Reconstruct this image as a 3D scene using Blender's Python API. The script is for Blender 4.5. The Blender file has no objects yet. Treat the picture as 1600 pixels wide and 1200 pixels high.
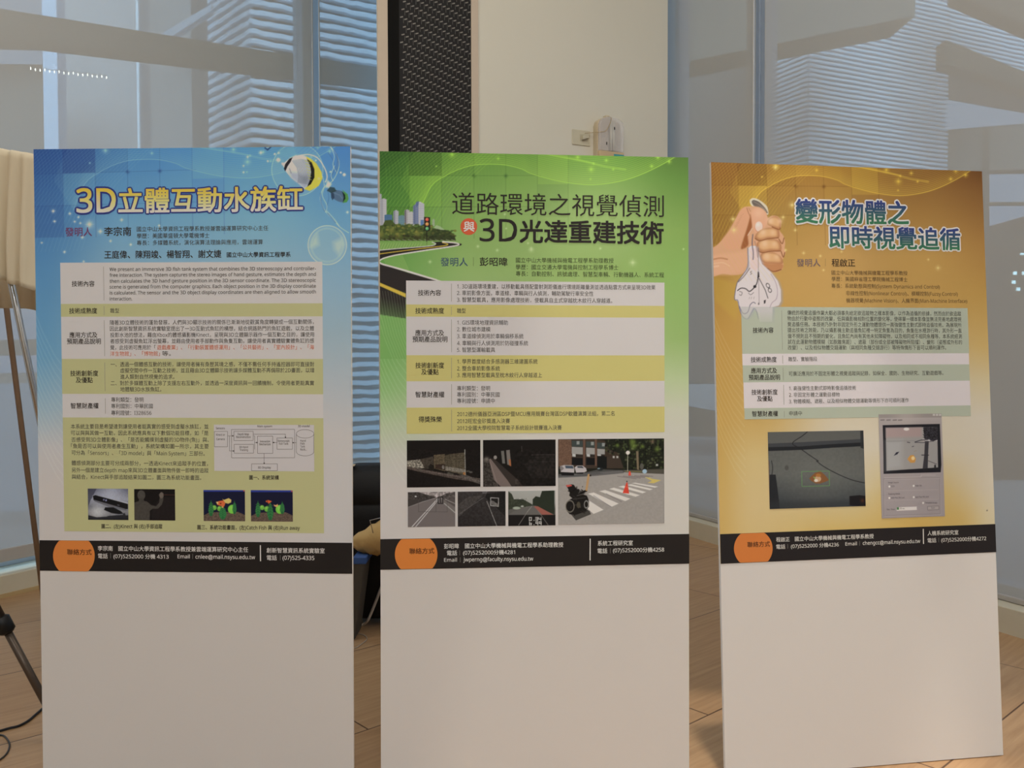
import bpy, bmesh, math, random
import numpy as np
from mathutils import Vector, Matrix
random.seed(7); rng = np.random.default_rng(11)
SC = bpy.context.scene
COL = SC.collection

# ------------------------------------------------------------------ camera
FPX, CAM_H, PITCH, ROLL = 1317.79, 1.21233, 0.02453, -0.00308      # focal length in pixels of a 1600 px wide frame
def cam_axes():
    c, s = math.cos(PITCH), math.sin(PITCH)
    r0, up0, fw = Vector((1, 0, 0)), Vector((0, s, c)), Vector((0, c, -s))
    cr, sr = math.cos(ROLL), math.sin(ROLL)
    return r0 * cr + up0 * sr, up0 * cr - r0 * sr, fw
CX, CY, CF = cam_axes()
cam = bpy.data.cameras.new('camera'); cam_ob = bpy.data.objects.new('camera', cam); COL.objects.link(cam_ob)
cam.sensor_width = 36; cam.lens = 36 * FPX / 1600; cam.clip_start = 0.05; cam.clip_end = 200
M = Matrix((CX, CY, -CF)).transposed().to_4x4(); M.translation = (0, 0, CAM_H); cam_ob.matrix_world = M
SC.camera = cam_ob

# ------------------------------------------------------------------ exposure, sky, lamps
SC.view_settings.view_transform = 'Standard'
try: SC.view_settings.look = 'None'
except Exception: pass
SC.view_settings.gamma = 1; SC.view_settings.use_curve_mapping = False
SC.view_settings.exposure = 0.0
world = bpy.data.worlds.new('sky'); SC.world = world; world.use_nodes = True
wb = world.node_tree.nodes['Background']
wb.inputs[0].default_value = (0.42, 0.64, 1.0, 1); wb.inputs[1].default_value = 1.0
sl = bpy.data.lights.new('sun', 'SUN'); sl.energy = 7.6; sl.angle = 1.0; sl.color = (0.54, 0.79, 1.0); sun = bpy.data.objects.new('sun', sl); COL.objects.link(sun)
sun.rotation_euler = (math.radians(48), 0, math.radians(-6))        # from behind the hall, over its roof
sl2 = bpy.data.lights.new('low_daylight', 'SUN'); sl2.energy = 2.0; sl2.angle = 0.12; sl2.color = (0.55, 0.78, 1.0); sun2 = bpy.data.objects.new('low_daylight', sl2); COL.objects.link(sun2)
sun2.rotation_euler = Vector((0.874 * 0.78, -0.486 * 0.78, -0.62)).to_track_quat('-Z', 'Y').to_euler()      # slants in through the glass on the garden side

def ceiling_or_fill_lamp(x, y, z, sx, sy, power, col, tilt=0, rz=0):
    l = bpy.data.lights.new('ceiling_or_fill_light', 'AREA'); l.shape = 'RECTANGLE'; l.size = sx; l.size_y = sy
    l.energy = power; l.color = col
    o = bpy.data.objects.new('ceiling_or_fill_light', l); COL.objects.link(o); o.location = (x, y, z); o.rotation_euler = (tilt, 0, rz)
    return o
WARM = (1.0, 0.985, 0.95); NEUT = (0.98, 1.0, 1.03)
ceiling_or_fill_lamp(-2.2, -0.6, 4.58, 1.2, 1.2, 35, WARM)
ceiling_or_fill_lamp(0.6, -0.9, 4.58, 1.2, 1.2, 36, WARM)
ceiling_or_fill_lamp(2.6, -0.2, 4.58, 1.2, 1.2, 42, NEUT)
ceiling_or_fill_lamp(0.0, -3.0, 4.58, 2.4, 1.0, 40, WARM)
ADDED_WASH = (1.0, 0.95, 0.85)
# fill lamps added to brighten the pillar and the screens, no fixtures seen
ceiling_or_fill_lamp(0.1, 2.6, 4.6, 1.8, 0.3, 22, ADDED_WASH, math.radians(55))
ceiling_or_fill_lamp(-1.9, 2.6, 4.6, 1.6, 0.3, 24, ADDED_WASH, math.radians(55), math.radians(28))
ceiling_or_fill_lamp(1.6, 2.2, 4.6, 1.6, 0.3, 18, ADDED_WASH, math.radians(55), math.radians(-35))
def downlight(x, y, power, deg):
    l = bpy.data.lights.new('downlight', 'SPOT'); l.energy = power; l.spot_size = math.radians(deg); l.spot_blend = 0.25; l.shadow_soft_size = 0.06; l.color = (1.0, 0.9, 0.76)
    o = bpy.data.objects.new('downlight', l); COL.objects.link(o); o.location = (x, y, 4.6)
downlight(0.62, 2.2, 360, 23)
downlight(2.0, 2.1, 250, 24)

# ------------------------------------------------------------------ helpers: pixels to points, tags, materials, meshes
def ray(px, py):
    x, y = px - 800, py - 600
    return CX * (x / FPX) - CY * (y / FPX) + CF
def at(px, py, Y):
    d = ray(px, py); return Vector((0, 0, CAM_H)) + d * (Y / d.y)
def on_floor(px, py, z=0.0):
    d = ray(px, py); return Vector((0, 0, CAM_H)) + d * ((z - CAM_H) / d.z)
def on_plane(px, py, P, n):
    d = ray(px, py); o = Vector((0, 0, CAM_H)); return o + d * ((P - o).dot(n) / d.dot(n))

def tag(o, label=None, cat=None, group=None, kind=None):
    if label: o['label'] = label
    if cat: o['category'] = cat
    if group: o['group'] = group
    if kind: o['kind'] = kind
    return o
def empty(name, loc=(0, 0, 0), rz=0):
    o = bpy.data.objects.new(name, None); COL.objects.link(o); o.location = loc; o.rotation_euler = (0, 0, rz)
    o.empty_display_size = 0.1
    return o

def s2l(c):
    c = np.asarray(c, float); return np.where(c <= 0.04045, c / 12.92, ((c + 0.055) / 1.055) ** 2.4)
def rgb(r, g, b): return tuple(s2l(np.array([r, g, b]) / 255.0))

def mat(name, col, rough=0.5, metal=0.0, spec=0.3, bump=None, noise=None, **kw):
    m = bpy.data.materials.new(name); m.use_nodes = True
    nt = m.node_tree; b = nt.nodes['Principled BSDF']
    b.inputs['Base Color'].default_value = (*col, 1); b.inputs['Roughness'].default_value = rough
    b.inputs['Metallic'].default_value = metal; b.inputs['Specular IOR Level'].default_value = spec
    for k, v in kw.items(): b.inputs[k].default_value = v
    if noise or bump:
        tc = nt.nodes.new('ShaderNodeTexCoord'); n = nt.nodes.new('ShaderNodeTexNoise')
        n.inputs['Scale'].default_value = (noise or bump)[0]; n.inputs['Detail'].default_value = 4
        nt.links.new(tc.outputs['Object'], n.inputs['Vector'])
        if noise:
            mx = nt.nodes.new('ShaderNodeMixRGB'); mx.blend_type = 'MIX'
            mx.inputs[1].default_value = (*[min(1, c * (1 - noise[1])) for c in col], 1); mx.inputs[2].default_value = (*[min(1, c * (1 + noise[1])) for c in col], 1)
            nt.links.new(n.outputs['Fac'], mx.inputs[0]); nt.links.new(mx.outputs[0], b.inputs['Base Color'])
        if bump:
            bp = nt.nodes.new('ShaderNodeBump'); bp.inputs['Strength'].default_value = bump[1]; bp.inputs['Distance'].default_value = 0.01
            nt.links.new(n.outputs['Fac'], bp.inputs['Height']); nt.links.new(bp.outputs[0], b.inputs['Normal'])
    return m

class MB:
    """collects boxes, tubes and sheets, links them as ONE mesh object"""
    def __init__(s): s.v = []; s.f = []; s.m = []; s.sm = []
    def add(s, vs, fs, mi=0, smooth=False):
        b = len(s.v); s.v += [tuple(v) for v in vs]; s.f += [tuple(b + i for i in f) for f in fs]; s.m += [mi] * len(fs); s.sm += [smooth] * len(fs); return s
    def hexa(s, p, mi=0):          # 4 bottom + 4 top corners, both in the same turn
        return s.add(p, [(3, 2, 1, 0), (4, 5, 6, 7), (0, 1, 5, 4), (1, 2, 6, 5), (2, 3, 7, 6), (3, 0, 4, 7)], mi)
    def box(s, lo, hi, mi=0):
        (a, b, c), (d, e, f) = lo, hi
        return s.hexa([(a, b, c), (d, b, c), (d, e, c), (a, e, c), (a, b, f), (d, b, f), (d, e, f), (a, e, f)], mi)
    def prism(s, poly, z0, z1, mi=0):   # poly in xy
        n = len(poly)
        return s.add([(*p, z0) for p in poly] + [(*p, z1) for p in poly],
                     [tuple(range(n))[::-1], tuple(range(n, 2 * n))] + [(i, (i + 1) % n, n + (i + 1) % n, n + i) for i in range(n)], mi)
    def tube(s, path, r, n=10, mi=0, cap=True):
        P = [Vector(p) for p in path]; R = r if isinstance(r, (list, tuple)) else [r] * len(P); vs = []; fs = []
        t0 = (P[1] - P[0]).normalized(); nrm = t0.orthogonal().normalized()
        for i, p in enumerate(P):
            t = (P[min(i + 1, len(P) - 1)] - P[max(i - 1, 0)]).normalized()
            nrm = (nrm - t * nrm.dot(t)).normalized(); bn = t.cross(nrm)
            for k in range(n):
                a = 2 * math.pi * k / n; vs.append(p + (nrm * math.cos(a) + bn * math.sin(a)) * R[i])
        for i in range(len(P) - 1):
            for k in range(n):
                fs.append((i * n + k, i * n + (k + 1) % n, (i + 1) * n + (k + 1) % n, (i + 1) * n + k))
        if cap: fs += [tuple(range(n))[::-1], tuple(range((len(P) - 1) * n, len(P) * n))]
        return s.add(vs, fs, mi, True)
    def grid(s, rows, mi=0, smooth=True, closed=False):   # rows: list of lists of points
        nr, nc = len(rows), len(rows[0])
        fs = [(i * nc + j, i * nc + (j + 1) % nc, (i + 1) * nc + (j + 1) % nc, (i + 1) * nc + j) for i in range(nr - 1) for j in range(nc if closed else nc - 1)]
        return s.add([p for r in rows for p in r], fs, mi, smooth)
    def build(s, name, mats, parent=None, bevel=0, loc=None, seg=2, solid=0):
        me = bpy.data.meshes.new(name); me.from_pydata(s.v, [], s.f); me.update()
        for m in (mats if isinstance(mats, (list, tuple)) else [mats]): me.materials.append(m)
        me.polygons.foreach_set('material_index', s.m); me.polygons.foreach_set('use_smooth', s.sm)
        bm = bmesh.new(); bm.from_mesh(me); bmesh.ops.recalc_face_normals(bm, faces=bm.faces); bm.to_mesh(me); bm.free()
        o = bpy.data.objects.new(name, me); COL.objects.link(o)
        if parent: o.parent = parent
        if loc is not None: o.location = loc
        if solid: md = o.modifiers.new('thickness', 'SOLIDIFY'); md.thickness = solid; md.offset = 0
        if bevel: md = o.modifiers.new('bevel', 'BEVEL'); md.width = bevel; md.segments = seg; md.limit_method = 'ANGLE'
        return o
def spline(pts, n=8):
    P = [Vector(p) for p in pts]; out = []
    for i in range(len(P) - 1):
        a, b, c, d = P[max(i - 1, 0)], P[i], P[i + 1], P[min(i + 2, len(P) - 1)]
        for k in range(n):
            t = k / n; out.append(0.5 * ((2 * b) + (c - a) * t + (2 * a - 5 * b + 4 * c - d) * t * t + (3 * b - a - 3 * c + d) * t ** 3))
    out.append(P[-1]); return out

# ------------------------------------------------------------------ the plan of the room
# left glass wall, right glass wall, and the broad pillar wall between them
R_D = Vector((0.413, -0.911, 0)).normalized(); R_P = on_floor(1561, 987); R_N = Vector((-R_D.y, R_D.x, 0))   # R_N points outdoors
if R_N.x < 0: R_N = -R_N
L_D = Vector((0.486, 0.874, 0)).normalized(); L_P = on_floor(0, 935); L_N = Vector((-L_D.y, L_D.x, 0))
if L_N.x > 0: L_N = -L_N
def on_L(px, py=563, off=0): return on_plane(px, py, L_P + L_N * off, L_N)
def on_R(px, py=563, off=0): return on_plane(px, py, R_P + R_N * off, R_N)
PR = on_R(1043); PR.z = 0
P_D = Vector((-R_N.x, -R_N.y, 0)); P_N = -R_D             # along the pillar face leftwards, and into the pillar
def on_Pil(px, py=563, off=0): return on_plane(px, py, PR + P_N * off, P_N)
PL = on_Pil(592); PL.z = 0
CEIL = 4.7
aL = lambda px, off=0: (on_L(px, 563, off) - L_P).dot(L_D)
aR = lambda px, off=0: (on_R(px, 563, off) - R_P).dot(R_D)
def strip(P, D, N, a0, a1, o0, o1, z0, z1, mb=None, mi=0):
    """a box along a wall line: from a0 to a1 along D, from o0 to o1 along N, from z0 to z1"""
    mb = mb or MB(); q = [P + D * a0 + N * o0, P + D * a1 + N * o0, P + D * a1 + N * o1, P + D * a0 + N * o1]
    return mb.hexa([(p.x, p.y, z0) for p in q] + [(p.x, p.y, z1) for p in q], mi)

M_WALL = mat('cream_paint', rgb(222, 216, 204), 0.75, noise=(3, 0.02))
M_PILLAR = mat('pillar_paint', rgb(226, 222, 208), 0.7, noise=(2, 0.015))
M_CEIL = mat('ceiling_paint', (0.75, 0.74, 0.72), 0.9)
M_SILL = mat('sill_paint', rgb(206, 198, 176), 0.55, noise=(14, 0.05))
M_ALU = mat('aluminium', (0.56, 0.60, 0.66), 0.45, 0.2)
M_ALU_D = mat('aluminium_dark', (0.17, 0.19, 0.22), 0.45, 0.4)
M_BLACK = mat('black_frame', rgb(15, 14, 13), 0.6, spec=0.1)

def floor_mat():
    m = bpy.data.materials.new('wood_tiles'); m.use_nodes = True; nt = m.node_tree; N = nt.nodes; L = nt.links
    b = N['Principled BSDF']; tc = N.new('ShaderNodeTexCoord'); mp = N.new('ShaderNodeMapping')
    mp.vector_type = 'TEXTURE'; mp.inputs['Rotation'].default_value = (0, 0, math.radians(42))
    L.new(tc.outputs['Object'], mp.inputs['Vector'])
    mp2 = N.new('ShaderNodeMapping'); mp2.inputs['Location'].default_value = (-0.39, -0.30, 0); L.new(mp.outputs[0], mp2.inputs['Vector'])
    br = N.new('ShaderNodeTexBrick'); br.offset = 0.16; br.offset_frequency = 2
    br.inputs['Scale'].default_value = 1; br.inputs['Brick Width'].default_value = 1.105; br.inputs['Row Height'].default_value = 0.693
    br.inputs['Mortar Size'].default_value = 0.0035; br.inputs['Mortar Smooth'].default_value = 0.3; br.inputs['Bias'].default_value = 0
    br.inputs['Color1'].default_value = (*rgb(186, 151, 114), 1); br.inputs['Color2'].default_value = (*rgb(178, 141, 102), 1); br.inputs['Mortar'].default_value = (*rgb(95, 68, 48), 1)
    L.new(mp2.outputs[0], br.inputs['Vector'])
    mp3 = N.new('ShaderNodeMapping'); mp3.inputs['Scale'].default_value = (2.2, 34, 1); L.new(mp.outputs[0], mp3.inputs['Vector'])
    ns = N.new('ShaderNodeTexNoise'); ns.inputs['Scale'].default_value = 1.6; ns.inputs['Detail'].default_value = 6; ns.inputs['Distortion'].default_value = 0.4
    L.new(mp3.outputs[0], ns.inputs['Vector'])
    rp = N.new('ShaderNodeValToRGB'); rp.color_ramp.elements[0].position = 0.3; rp.color_ramp.elements[0].color = (0.72, 0.66, 0.60, 1)
    rp.color_ramp.elements[1].position = 0.72; rp.color_ramp.elements[1].color = (1.05, 1.05, 1.05, 1); L.new(ns.outputs['Fac'], rp.inputs[0])
    mx = N.new('ShaderNodeMixRGB'); mx.blend_type = 'MULTIPLY'; mx.inputs[0].default_value = 0.75
    L.new(br.outputs['Color'], mx.inputs[1]); L.new(rp.outputs[0], mx.inputs[2]); L.new(mx.outputs[0], b.inputs['Base Color'])
    b.inputs['Roughness'].default_value = 0.38; b.inputs['Specular IOR Level'].default_value = 0.4
    return m

def screen_mat(name, col, openness, through):
    """woven sun-screen cloth: part open weave, part cloth that scatters light both ways"""
    m = bpy.data.materials.new(name); m.use_nodes = True; nt = m.node_tree; N = nt.nodes; L = nt.links
    N.remove(N['Principled BSDF']); out = N['Material Output']
    tr = N.new('ShaderNodeBsdfTransparent'); df = N.new('ShaderNodeBsdfDiffuse'); tl = N.new('ShaderNodeBsdfTranslucent')
    df.inputs[0].default_value = (*col, 1); tl.inputs[0].default_value = (*col, 1)
    a = N.new('ShaderNodeMixShader'); a.inputs[0].default_value = through; L.new(df.outputs[0], a.inputs[1]); L.new(tl.outputs[0], a.inputs[2])
    c = N.new('ShaderNodeMixShader'); c.inputs[0].default_value = openness; L.new(a.outputs[0], c.inputs[1]); L.new(tr.outputs[0], c.inputs[2])
    L.new(c.outputs[0], out.inputs[0]); return m
def glass_mat():
    m = bpy.data.materials.new('window_glass'); m.use_nodes = True; nt = m.node_tree; N = nt.nodes; L = nt.links
    N.remove(N['Principled BSDF']); out = N['Material Output']
    tr = N.new('ShaderNodeBsdfTransparent'); tr.inputs[0].default_value = (0.90, 0.96, 0.97, 1); gl = N.new('ShaderNodeBsdfGlossy'); gl.inputs['Roughness'].default_value = 0.02
    lw = N.new('ShaderNodeLayerWeight'); pw = N.new('ShaderNodeMath'); pw.operation = 'POWER'; pw.inputs[1].default_value = 5; L.new(lw.outputs['Facing'], pw.inputs[0])
    fr = N.new('ShaderNodeMath'); fr.operation = 'MULTIPLY_ADD'; fr.inputs[1].default_value = 0.7; fr.inputs[2].default_value = 0.03; L.new(pw.outputs[0], fr.inputs[0])
    mx = N.new('ShaderNodeMixShader'); L.new(fr.outputs[0], mx.inputs[0]); L.new(tr.outputs[0], mx.inputs[1]); L.new(gl.outputs[0], mx.inputs[2]); L.new(mx.outputs[0], out.inputs[0]); return m
M_SCREEN = screen_mat('sunscreen_cloth', (0.56, 0.55, 0.52), 0.21, 0.02)
M_GLASS = glass_mat()

# floor, ceiling and the walls outside the picture
def structure(mb, name, m, bevel=0): return tag(mb.build(name, m, bevel=bevel), kind='structure')
far_a = 3.6
Lf, Rf = L_P + L_D * far_a, PR + (-R_D) * 1.2
Ln, Rn = L_P - L_D * 9.6, R_P + R_D * 8.6
room = [(Ln.x, Ln.y), (Rn.x, Rn.y), (R_P.x, R_P.y), (PR.x, PR.y), (Rf.x, Rf.y), (Lf.x, Lf.y), (L_P.x, L_P.y)]
structure(MB().prism(room, -0.1, 0.0), 'floor', floor_mat())
structure(MB().prism([(q.x, q.y) for q in (Ln + L_N * .4, Rn + R_N * .4, Rf + R_N * .4, Lf + L_N * .4)], CEIL, CEIL + 0.15), 'ceiling', M_CEIL)
structure(MB().hexa([(Ln.x, Ln.y - .15, 0), (Rn.x, Rn.y - .15, 0), (Rn.x, Rn.y, 0), (Ln.x, Ln.y, 0), (Ln.x, Ln.y - .15, CEIL), (Rn.x, Rn.y - .15, CEIL), (Rn.x, Rn.y, CEIL), (Ln.x, Ln.y, CEIL)]), 'wall_back', M_WALL)
aLn, aRn = aL(0) - 1.3, aR(1600) + 0.9       # the glass ends there, plain wall goes on towards the back
structure(strip(L_P, L_D, L_N, -9.6, aLn, 0.0, 0.2, 0, CEIL), 'wall_left', M_WALL)
structure(strip(R_P, R_D, R_N, aRn, 8.6, 0.0, 0.2, 0, CEIL), 'wall_right', M_WALL)

# pillar wall
pil = [PL, PR, PR + P_N * 1.5, PL * 1.34 + Vector((0.05, 0, 0))]
structure(MB().prism([(p.x, p.y) for p in pil], 0, CEIL), 'wall_far', M_PILLAR, bevel=0.004)
wP = lambda px: (on_Pil(px) - PL).dot(-P_D)
def pil_strip(x0, x1, d0, d1, z0, z1, mb=None, mi=0): return strip(PL, -P_D, -P_N, wP(x0), wP(x1), d0, d1, z0, z1, mb, mi)
M_TRIM = mat('trim_paint', rgb(208, 192, 174), 0.6)
structure(pil_strip(592.5, 608.5, -0.002, 0.012, 0.0, CEIL - .01), 'trim_1', M_TRIM, 0.002)
structure(pil_strip(737.5, 748.5, -0.002, 0.012, 0.0, CEIL - .01), 'trim_2', M_TRIM, 0.002)

# left windows: sill, frames, panes
zs = 0.115
structure(strip(L_P, L_D, L_N, aLn, far_a, 0.0, 0.32, -0.06, zs), 'trim_3', M_SILL, 0.004)
structure(strip(L_P, L_D, L_N, aLn, far_a, -0.006, 0.0, -0.004, 0.02), 'baseboard_left', mat('kerb_edge', rgb(190, 165, 120), 0.6))
gO = 0.24
def window(name, P, D, N, a0, a1, z0, z1):
    t = tag(empty(name, P + D * a0 + N * gO), kind='structure'); w = 0.045
    fr = MB(); a0 += w * 0; 
    for s0, s1, q0, q1 in ((a0, a0 + w, z0, z1), (a1 - w, a1, z0, z1), (a0 + w, a1 - w, z0, z0 + w), (a0 + w, a1 - w, z1 - w, z1)):
        strip(P, D, N, s0, s1, gO - 0.04, gO + 0.06, q0, q1, fr)
    f = fr.build('frame', M_ALU, bevel=0.003); g = strip(P, D, N, a0 + w, a1 - w, gO + 0.01, gO + 0.016, z0 + w, z1 - w).build('glass', M_GLASS)
    for o in (f, g):
        o.parent = t; o.matrix_parent_inverse = Matrix.Translation(-(P + D * a0 + N * gO)) if False else Matrix.Translation(-Vector(t.location))
        o['kind'] = 'structure'
    return t
aM0, aM1 = aL(464, gO + 0.09), aL(499, gO - 0.05)
window('window_1', L_P, L_D, L_N, aLn, aM0, zs, CEIL)
window('window_2', L_P, L_D, L_N, aM1, far_a, zs, CEIL)
structure(strip(L_P, L_D, L_N, aM0, aM1, gO - 0.05, gO + 0.09, zs, CEIL), 'trim_4', M_ALU, 0.004)
# right windows
zr = 0.118
structure(strip(R_P, R_D, R_N, aR(1043), aRn, 0.0, 0.32, -0.06, zr), 'baseboard_right', M_SILL, 0.004)
bM0, bM1 = aR(1179, gO), aR(1194, gO)
window('window_3', R_P, R_D, R_N, aR(1043) - 0.2, bM0, zr, CEIL)
window('window_4', R_P, R_D, R_N, bM1, aRn, zr, CEIL)
structure(strip(R_P, R_D, R_N, bM0, bM1, gO - 0.05, gO + 0.09, zr, CEIL), 'trim_5', M_ALU, 0.004)

# roller screens
M_RAIL = mat('screen_rail', (0.44, 0.41, 0.38), 0.5)
M_HEM = mat('screen_hem', (0.55, 0.54, 0.52), 0.6)
def roller_screen(P, D, N, a0, a1, z0, label, hem_at=None, rail=0.07):
    mid = P + D * ((a0 + a1) / 2) + N * 0.1
    t = tag(empty('roller_screen', (mid.x, mid.y, z0)), label, 'window screen', 'sun screens pulled down over the tall windows')
    inv = Matrix.Translation(-Vector(t.location)); parts = []
    rows = []
    n = 40
    for k in range(2):
        z = z0 + 0.02 if k == 0 else CEIL - 0.12
        rows.append([P + D * (a0 + (a1 - a0) * j / n) + N * (0.10 + 0.0008 * math.sin(j * 0.31)) + Vector((0, 0, z)) for j in range(n + 1)])
    parts.append(MB().grid(rows).build('cloth', M_SCREEN))
    parts.append(strip(P, D, N, a0 - 0.005, a1 + 0.005, 0.085, 0.115, z0, z0 + rail).build('bottom_rail', M_RAIL, bevel=0.004))
    parts.append(MB().tube([P + D * a0 + N * 0.10 + Vector((0, 0, CEIL - 0.09)), P + D * a1 + N * 0.10 + Vector((0, 0, CEIL - 0.09))], 0.045, 14).build('roller', M_RAIL))
    for a in hem_at or []:
        parts.append(MB().tube([P + D * a + N * 0.088 + Vector((0, 0, z0)), P + D * a + N * 0.088 + Vector((0, 0, CEIL - 0.1))], 0.006, 8).build('guide_wire', M_HEM))
    for o in parts: o.parent = t; o.matrix_parent_inverse = inv
    return t
o1 = 0.1
roller_screen(L_P, L_D, L_N, aLn + 0.03, aL(491, o1), 0.165, 'wide pale screen over the window behind the blue fish poster', [aL(490.5, o1)])
roller_screen(L_P, L_D, L_N, aL(502, o1), aL(592, o1) + 0.35, 0.165, 'narrow pale screen between the window post and the black woven panel', [aL(501, o1)])
roller_screen(R_P, R_D, R_N, aR(1045, o1) - 0.14, aR(1179, o1), zr + 0.002, 'grey screen between the cream pillar and the window post', [aR(1178, o1)], 0.025)
roller_screen(R_P, R_D, R_N, aR(1193, o1), aRn - 0.03, zr + 0.002, 'wide grey screen over the window behind the brown poster', [], 0.025)

# ------------------------------------------------------------------ outdoors, seen through the screens
structure(MB().box((-40, -8, -0.35), (40, 60, -0.25)), 'ground', mat('paving', (0.22, 0.22, 0.23), 0.8, noise=(0.6, 0.1)))
M_FIN = mat('cladding_fins', (0.72, 0.80, 0.90), 0.45, spec=0.4)
M_REC = mat('cladding_joint', (0.10, 0.11, 0.13), 0.6)
M_CONC = mat('concrete', (0.30, 0.29, 0.30), 0.8, noise=(2, 0.06))
M_PALE = mat('pale_plaster', (0.50, 0.48, 0.50), 0.8, noise=(1, 0.03))
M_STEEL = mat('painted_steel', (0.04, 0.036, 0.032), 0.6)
def clad_faces(mb, c, d, length, z0, z1, pitch, out, wav):
    """horizontal fins with deep joints along d from the corner c; out points off the wall"""
    n = max(6, int(length / 0.09)); z = z0
    while z < z1:
        for zz0, zz1, dep, mi in ((z, z + pitch * 0.5, 0.0, 0), (z + pitch * 0.5, z + pitch, -0.10, 1)):
            r0, r1, r2, r3 = [], [], [], []
            for j in range(n + 1):
                a = length * j / n; a = a - 0.085 * (1 - j / n) if mi == 0 else a; w = wav * (0.7 * math.sin(a * 7.0 + z * 7) + 0.6 * math.sin(a * 19 + z * 13.1 + 1) + 0.5 * math.sin(a * 31 + z * 5.7)); p = c + d * a + out * (0.10 + dep)
                q = c + d * a
                r0.append((p.x, p.y, zz0 + w)); r1.append((p.x, p.y, zz1 + w)); r2.append((q.x, q.y, zz1 + w)); r3.append((q.x, q.y, zz0 + w))
            if mi == 0: mb.grid([r3, r0, r1, r2], 0, False)
            else: mb.grid([r3, r2], 1, False)
        z += pitch
def clad_building(corner, angR, lenR, angL, lenL, z0, z1, pitch, label, wav=0.012):
    c = Vector((corner.x, corner.y, 0)); dR = Vector((math.cos(angR), math.sin(angR), 0)); dL = Vector((-math.cos(angL), math.sin(angL), 0))
    oR = Vector((dR.y, -dR.x, 0)); oL = Vector((-dL.y, dL.x, 0))
    t = tag(empty('clad_building', (c.x, c.y, -0.25)), label, 'building', 'ribbed buildings outdoors'); inv = Matrix.Translation(-Vector(t.location))
    mb = MB(); clad_faces(mb, c, dR, lenR, z0, z1, pitch, oR, wav); clad_faces(mb, c, dL, lenL, z0, z1, pitch, oL, wav)
    a = mb.build('cladding', [M_FIN, M_REC])
    e = [c, c + dR * lenR, c + dR * lenR + dL * lenL, c + dL * lenL]; k = (e[2] - e[0]).normalized() * 0.02
    b = MB().prism([(p.x + k.x, p.y + k.y) for p in e], -0.25, z1 + 0.1).build('wall', M_CONC)
    for o in (a, b): o.parent = t; o.matrix_parent_inverse = inv
    return t
clad_building(at(400, 300, 12.0), math.radians(29), 6.0, math.radians(46), 3.2, -0.2, 9.0, 0.137, 'tall ribbed building outdoors beyond the screen above the blue poster', 0.009)

def ext_beam(name, label, cat, pts_top, pts_bot, Ya, Yb, depth, m, group=None):
    """a beam outdoors given by its upper and lower edge, seen at the depths Ya and Yb"""
    a1, b1 = at(*pts_top[0], Ya), at(*pts_top[1], Yb); a0, b0 = at(*pts_bot[0], Ya), at(*pts_bot[1], Yb); k = Vector((0, depth, 0))
    org = (a1 + b1 + a0 + b0) / 4
    mb = MB().hexa([p - org for p in (a0, b0, b0 + k, a0 + k, a1, b1, b1 + k, a1 + k)])
    return tag(mb.build(name, m, loc=org), label, cat, group)
ext_beam('eave_beam', 'long grey beam outdoors crossing high over the blue fish poster', 'beam', [(-40, 7), (640, 115)], [(-40, 51), (640, 137)], 6.4, 9.4, 0.25, M_STEEL)
ext_beam('steel_brace', 'thin pale brace outdoors rising to the ribbed building', 'beam', [(240, 60), (330, 6)], [(240, 75), (330, 17)], 10.3, 10.9, 0.12, mat('pale_steel', (0.6, 0.66, 0.75), 0.5))
def ext_post(name, label, cat, x0, x1, Y, depth, ztop, m):
    a, b = at(x0, 563, Y), at(x1, 563, Y); c = (a + b) / 2
    return tag(MB().box((a.x - c.x, 0, 0), (b.x - c.x, depth, ztop + 0.25)).build(name, m, loc=(c.x, Y, -0.25), bevel=0.01), label, cat)
ext_post('concrete_column', 'smooth grey column outdoors beside the ribbed corner building', 'column', 240, 305, 10.9, 0.6, 8.5, M_CONC)
ext_post('steel_post', 'slim bright post outdoors beside the smooth grey column', 'post', 219, 223.5, 9.6, 0.05, 8, mat('white_steel', (0.85, 0.9, 0.95), 0.4))
ext_post('plaster_pier', 'broad pale pier outdoors between two slim posts', 'column', 104, 222, 12.5, 0.5, 8.5, M_PALE)
ext_post('bright_post', 'bright bluish post outdoors beside the dark garden wing', 'post', 74, 97, 9.9, 0.2, 8.5, mat('pale_blue_steel', (0.66, 0.78, 0.95), 0.4))
ext_beam('garden_wing', 'dark wing of a house outdoors above the cream drape', 'building', [(-260, 96), (72, 101)], [(-260, 470), (72, 470)], 11.0, 11.0, 0.15, mat('dark_render', (0.16, 0.155, 0.15), 0.8))
ext_beam('roof_edge', 'dark roof edge outdoors at the top of the first window', 'roof', [(-260, 10), (74, 24)], [(-260, 58), (74, 66)], 10.6, 10.6, 0.3, mat('dark_roof', (0.14, 0.135, 0.13), 0.8))
ext_beam('terrace_wall', 'low brown wall outdoors behind the easel legs', 'wall', [(-260, 536), (180, 528)], [(-260, 560), (180, 552)], 9.2, 9.2, 0.2, mat('brown_render', (0.20, 0.17, 0.15), 0.8))
ext_beam('terrace_step', 'brown step outdoors below the low terrace wall', 'step', [(-260, 588), (180, 580)], [(-260, 604), (180, 597)], 8.6, 8.6, 0.3, mat('brown_stone', (0.24, 0.21, 0.19), 0.8))
ext_beam('terrace_deck', 'pale blue deck outdoors behind the easel legs', 'deck', [(-260, 604), (180, 597)], [(-260, 900), (180, 880)], 8.4, 8.4, 0.2, mat('deck_paint', (0.30, 0.34, 0.40), 0.7))

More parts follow.
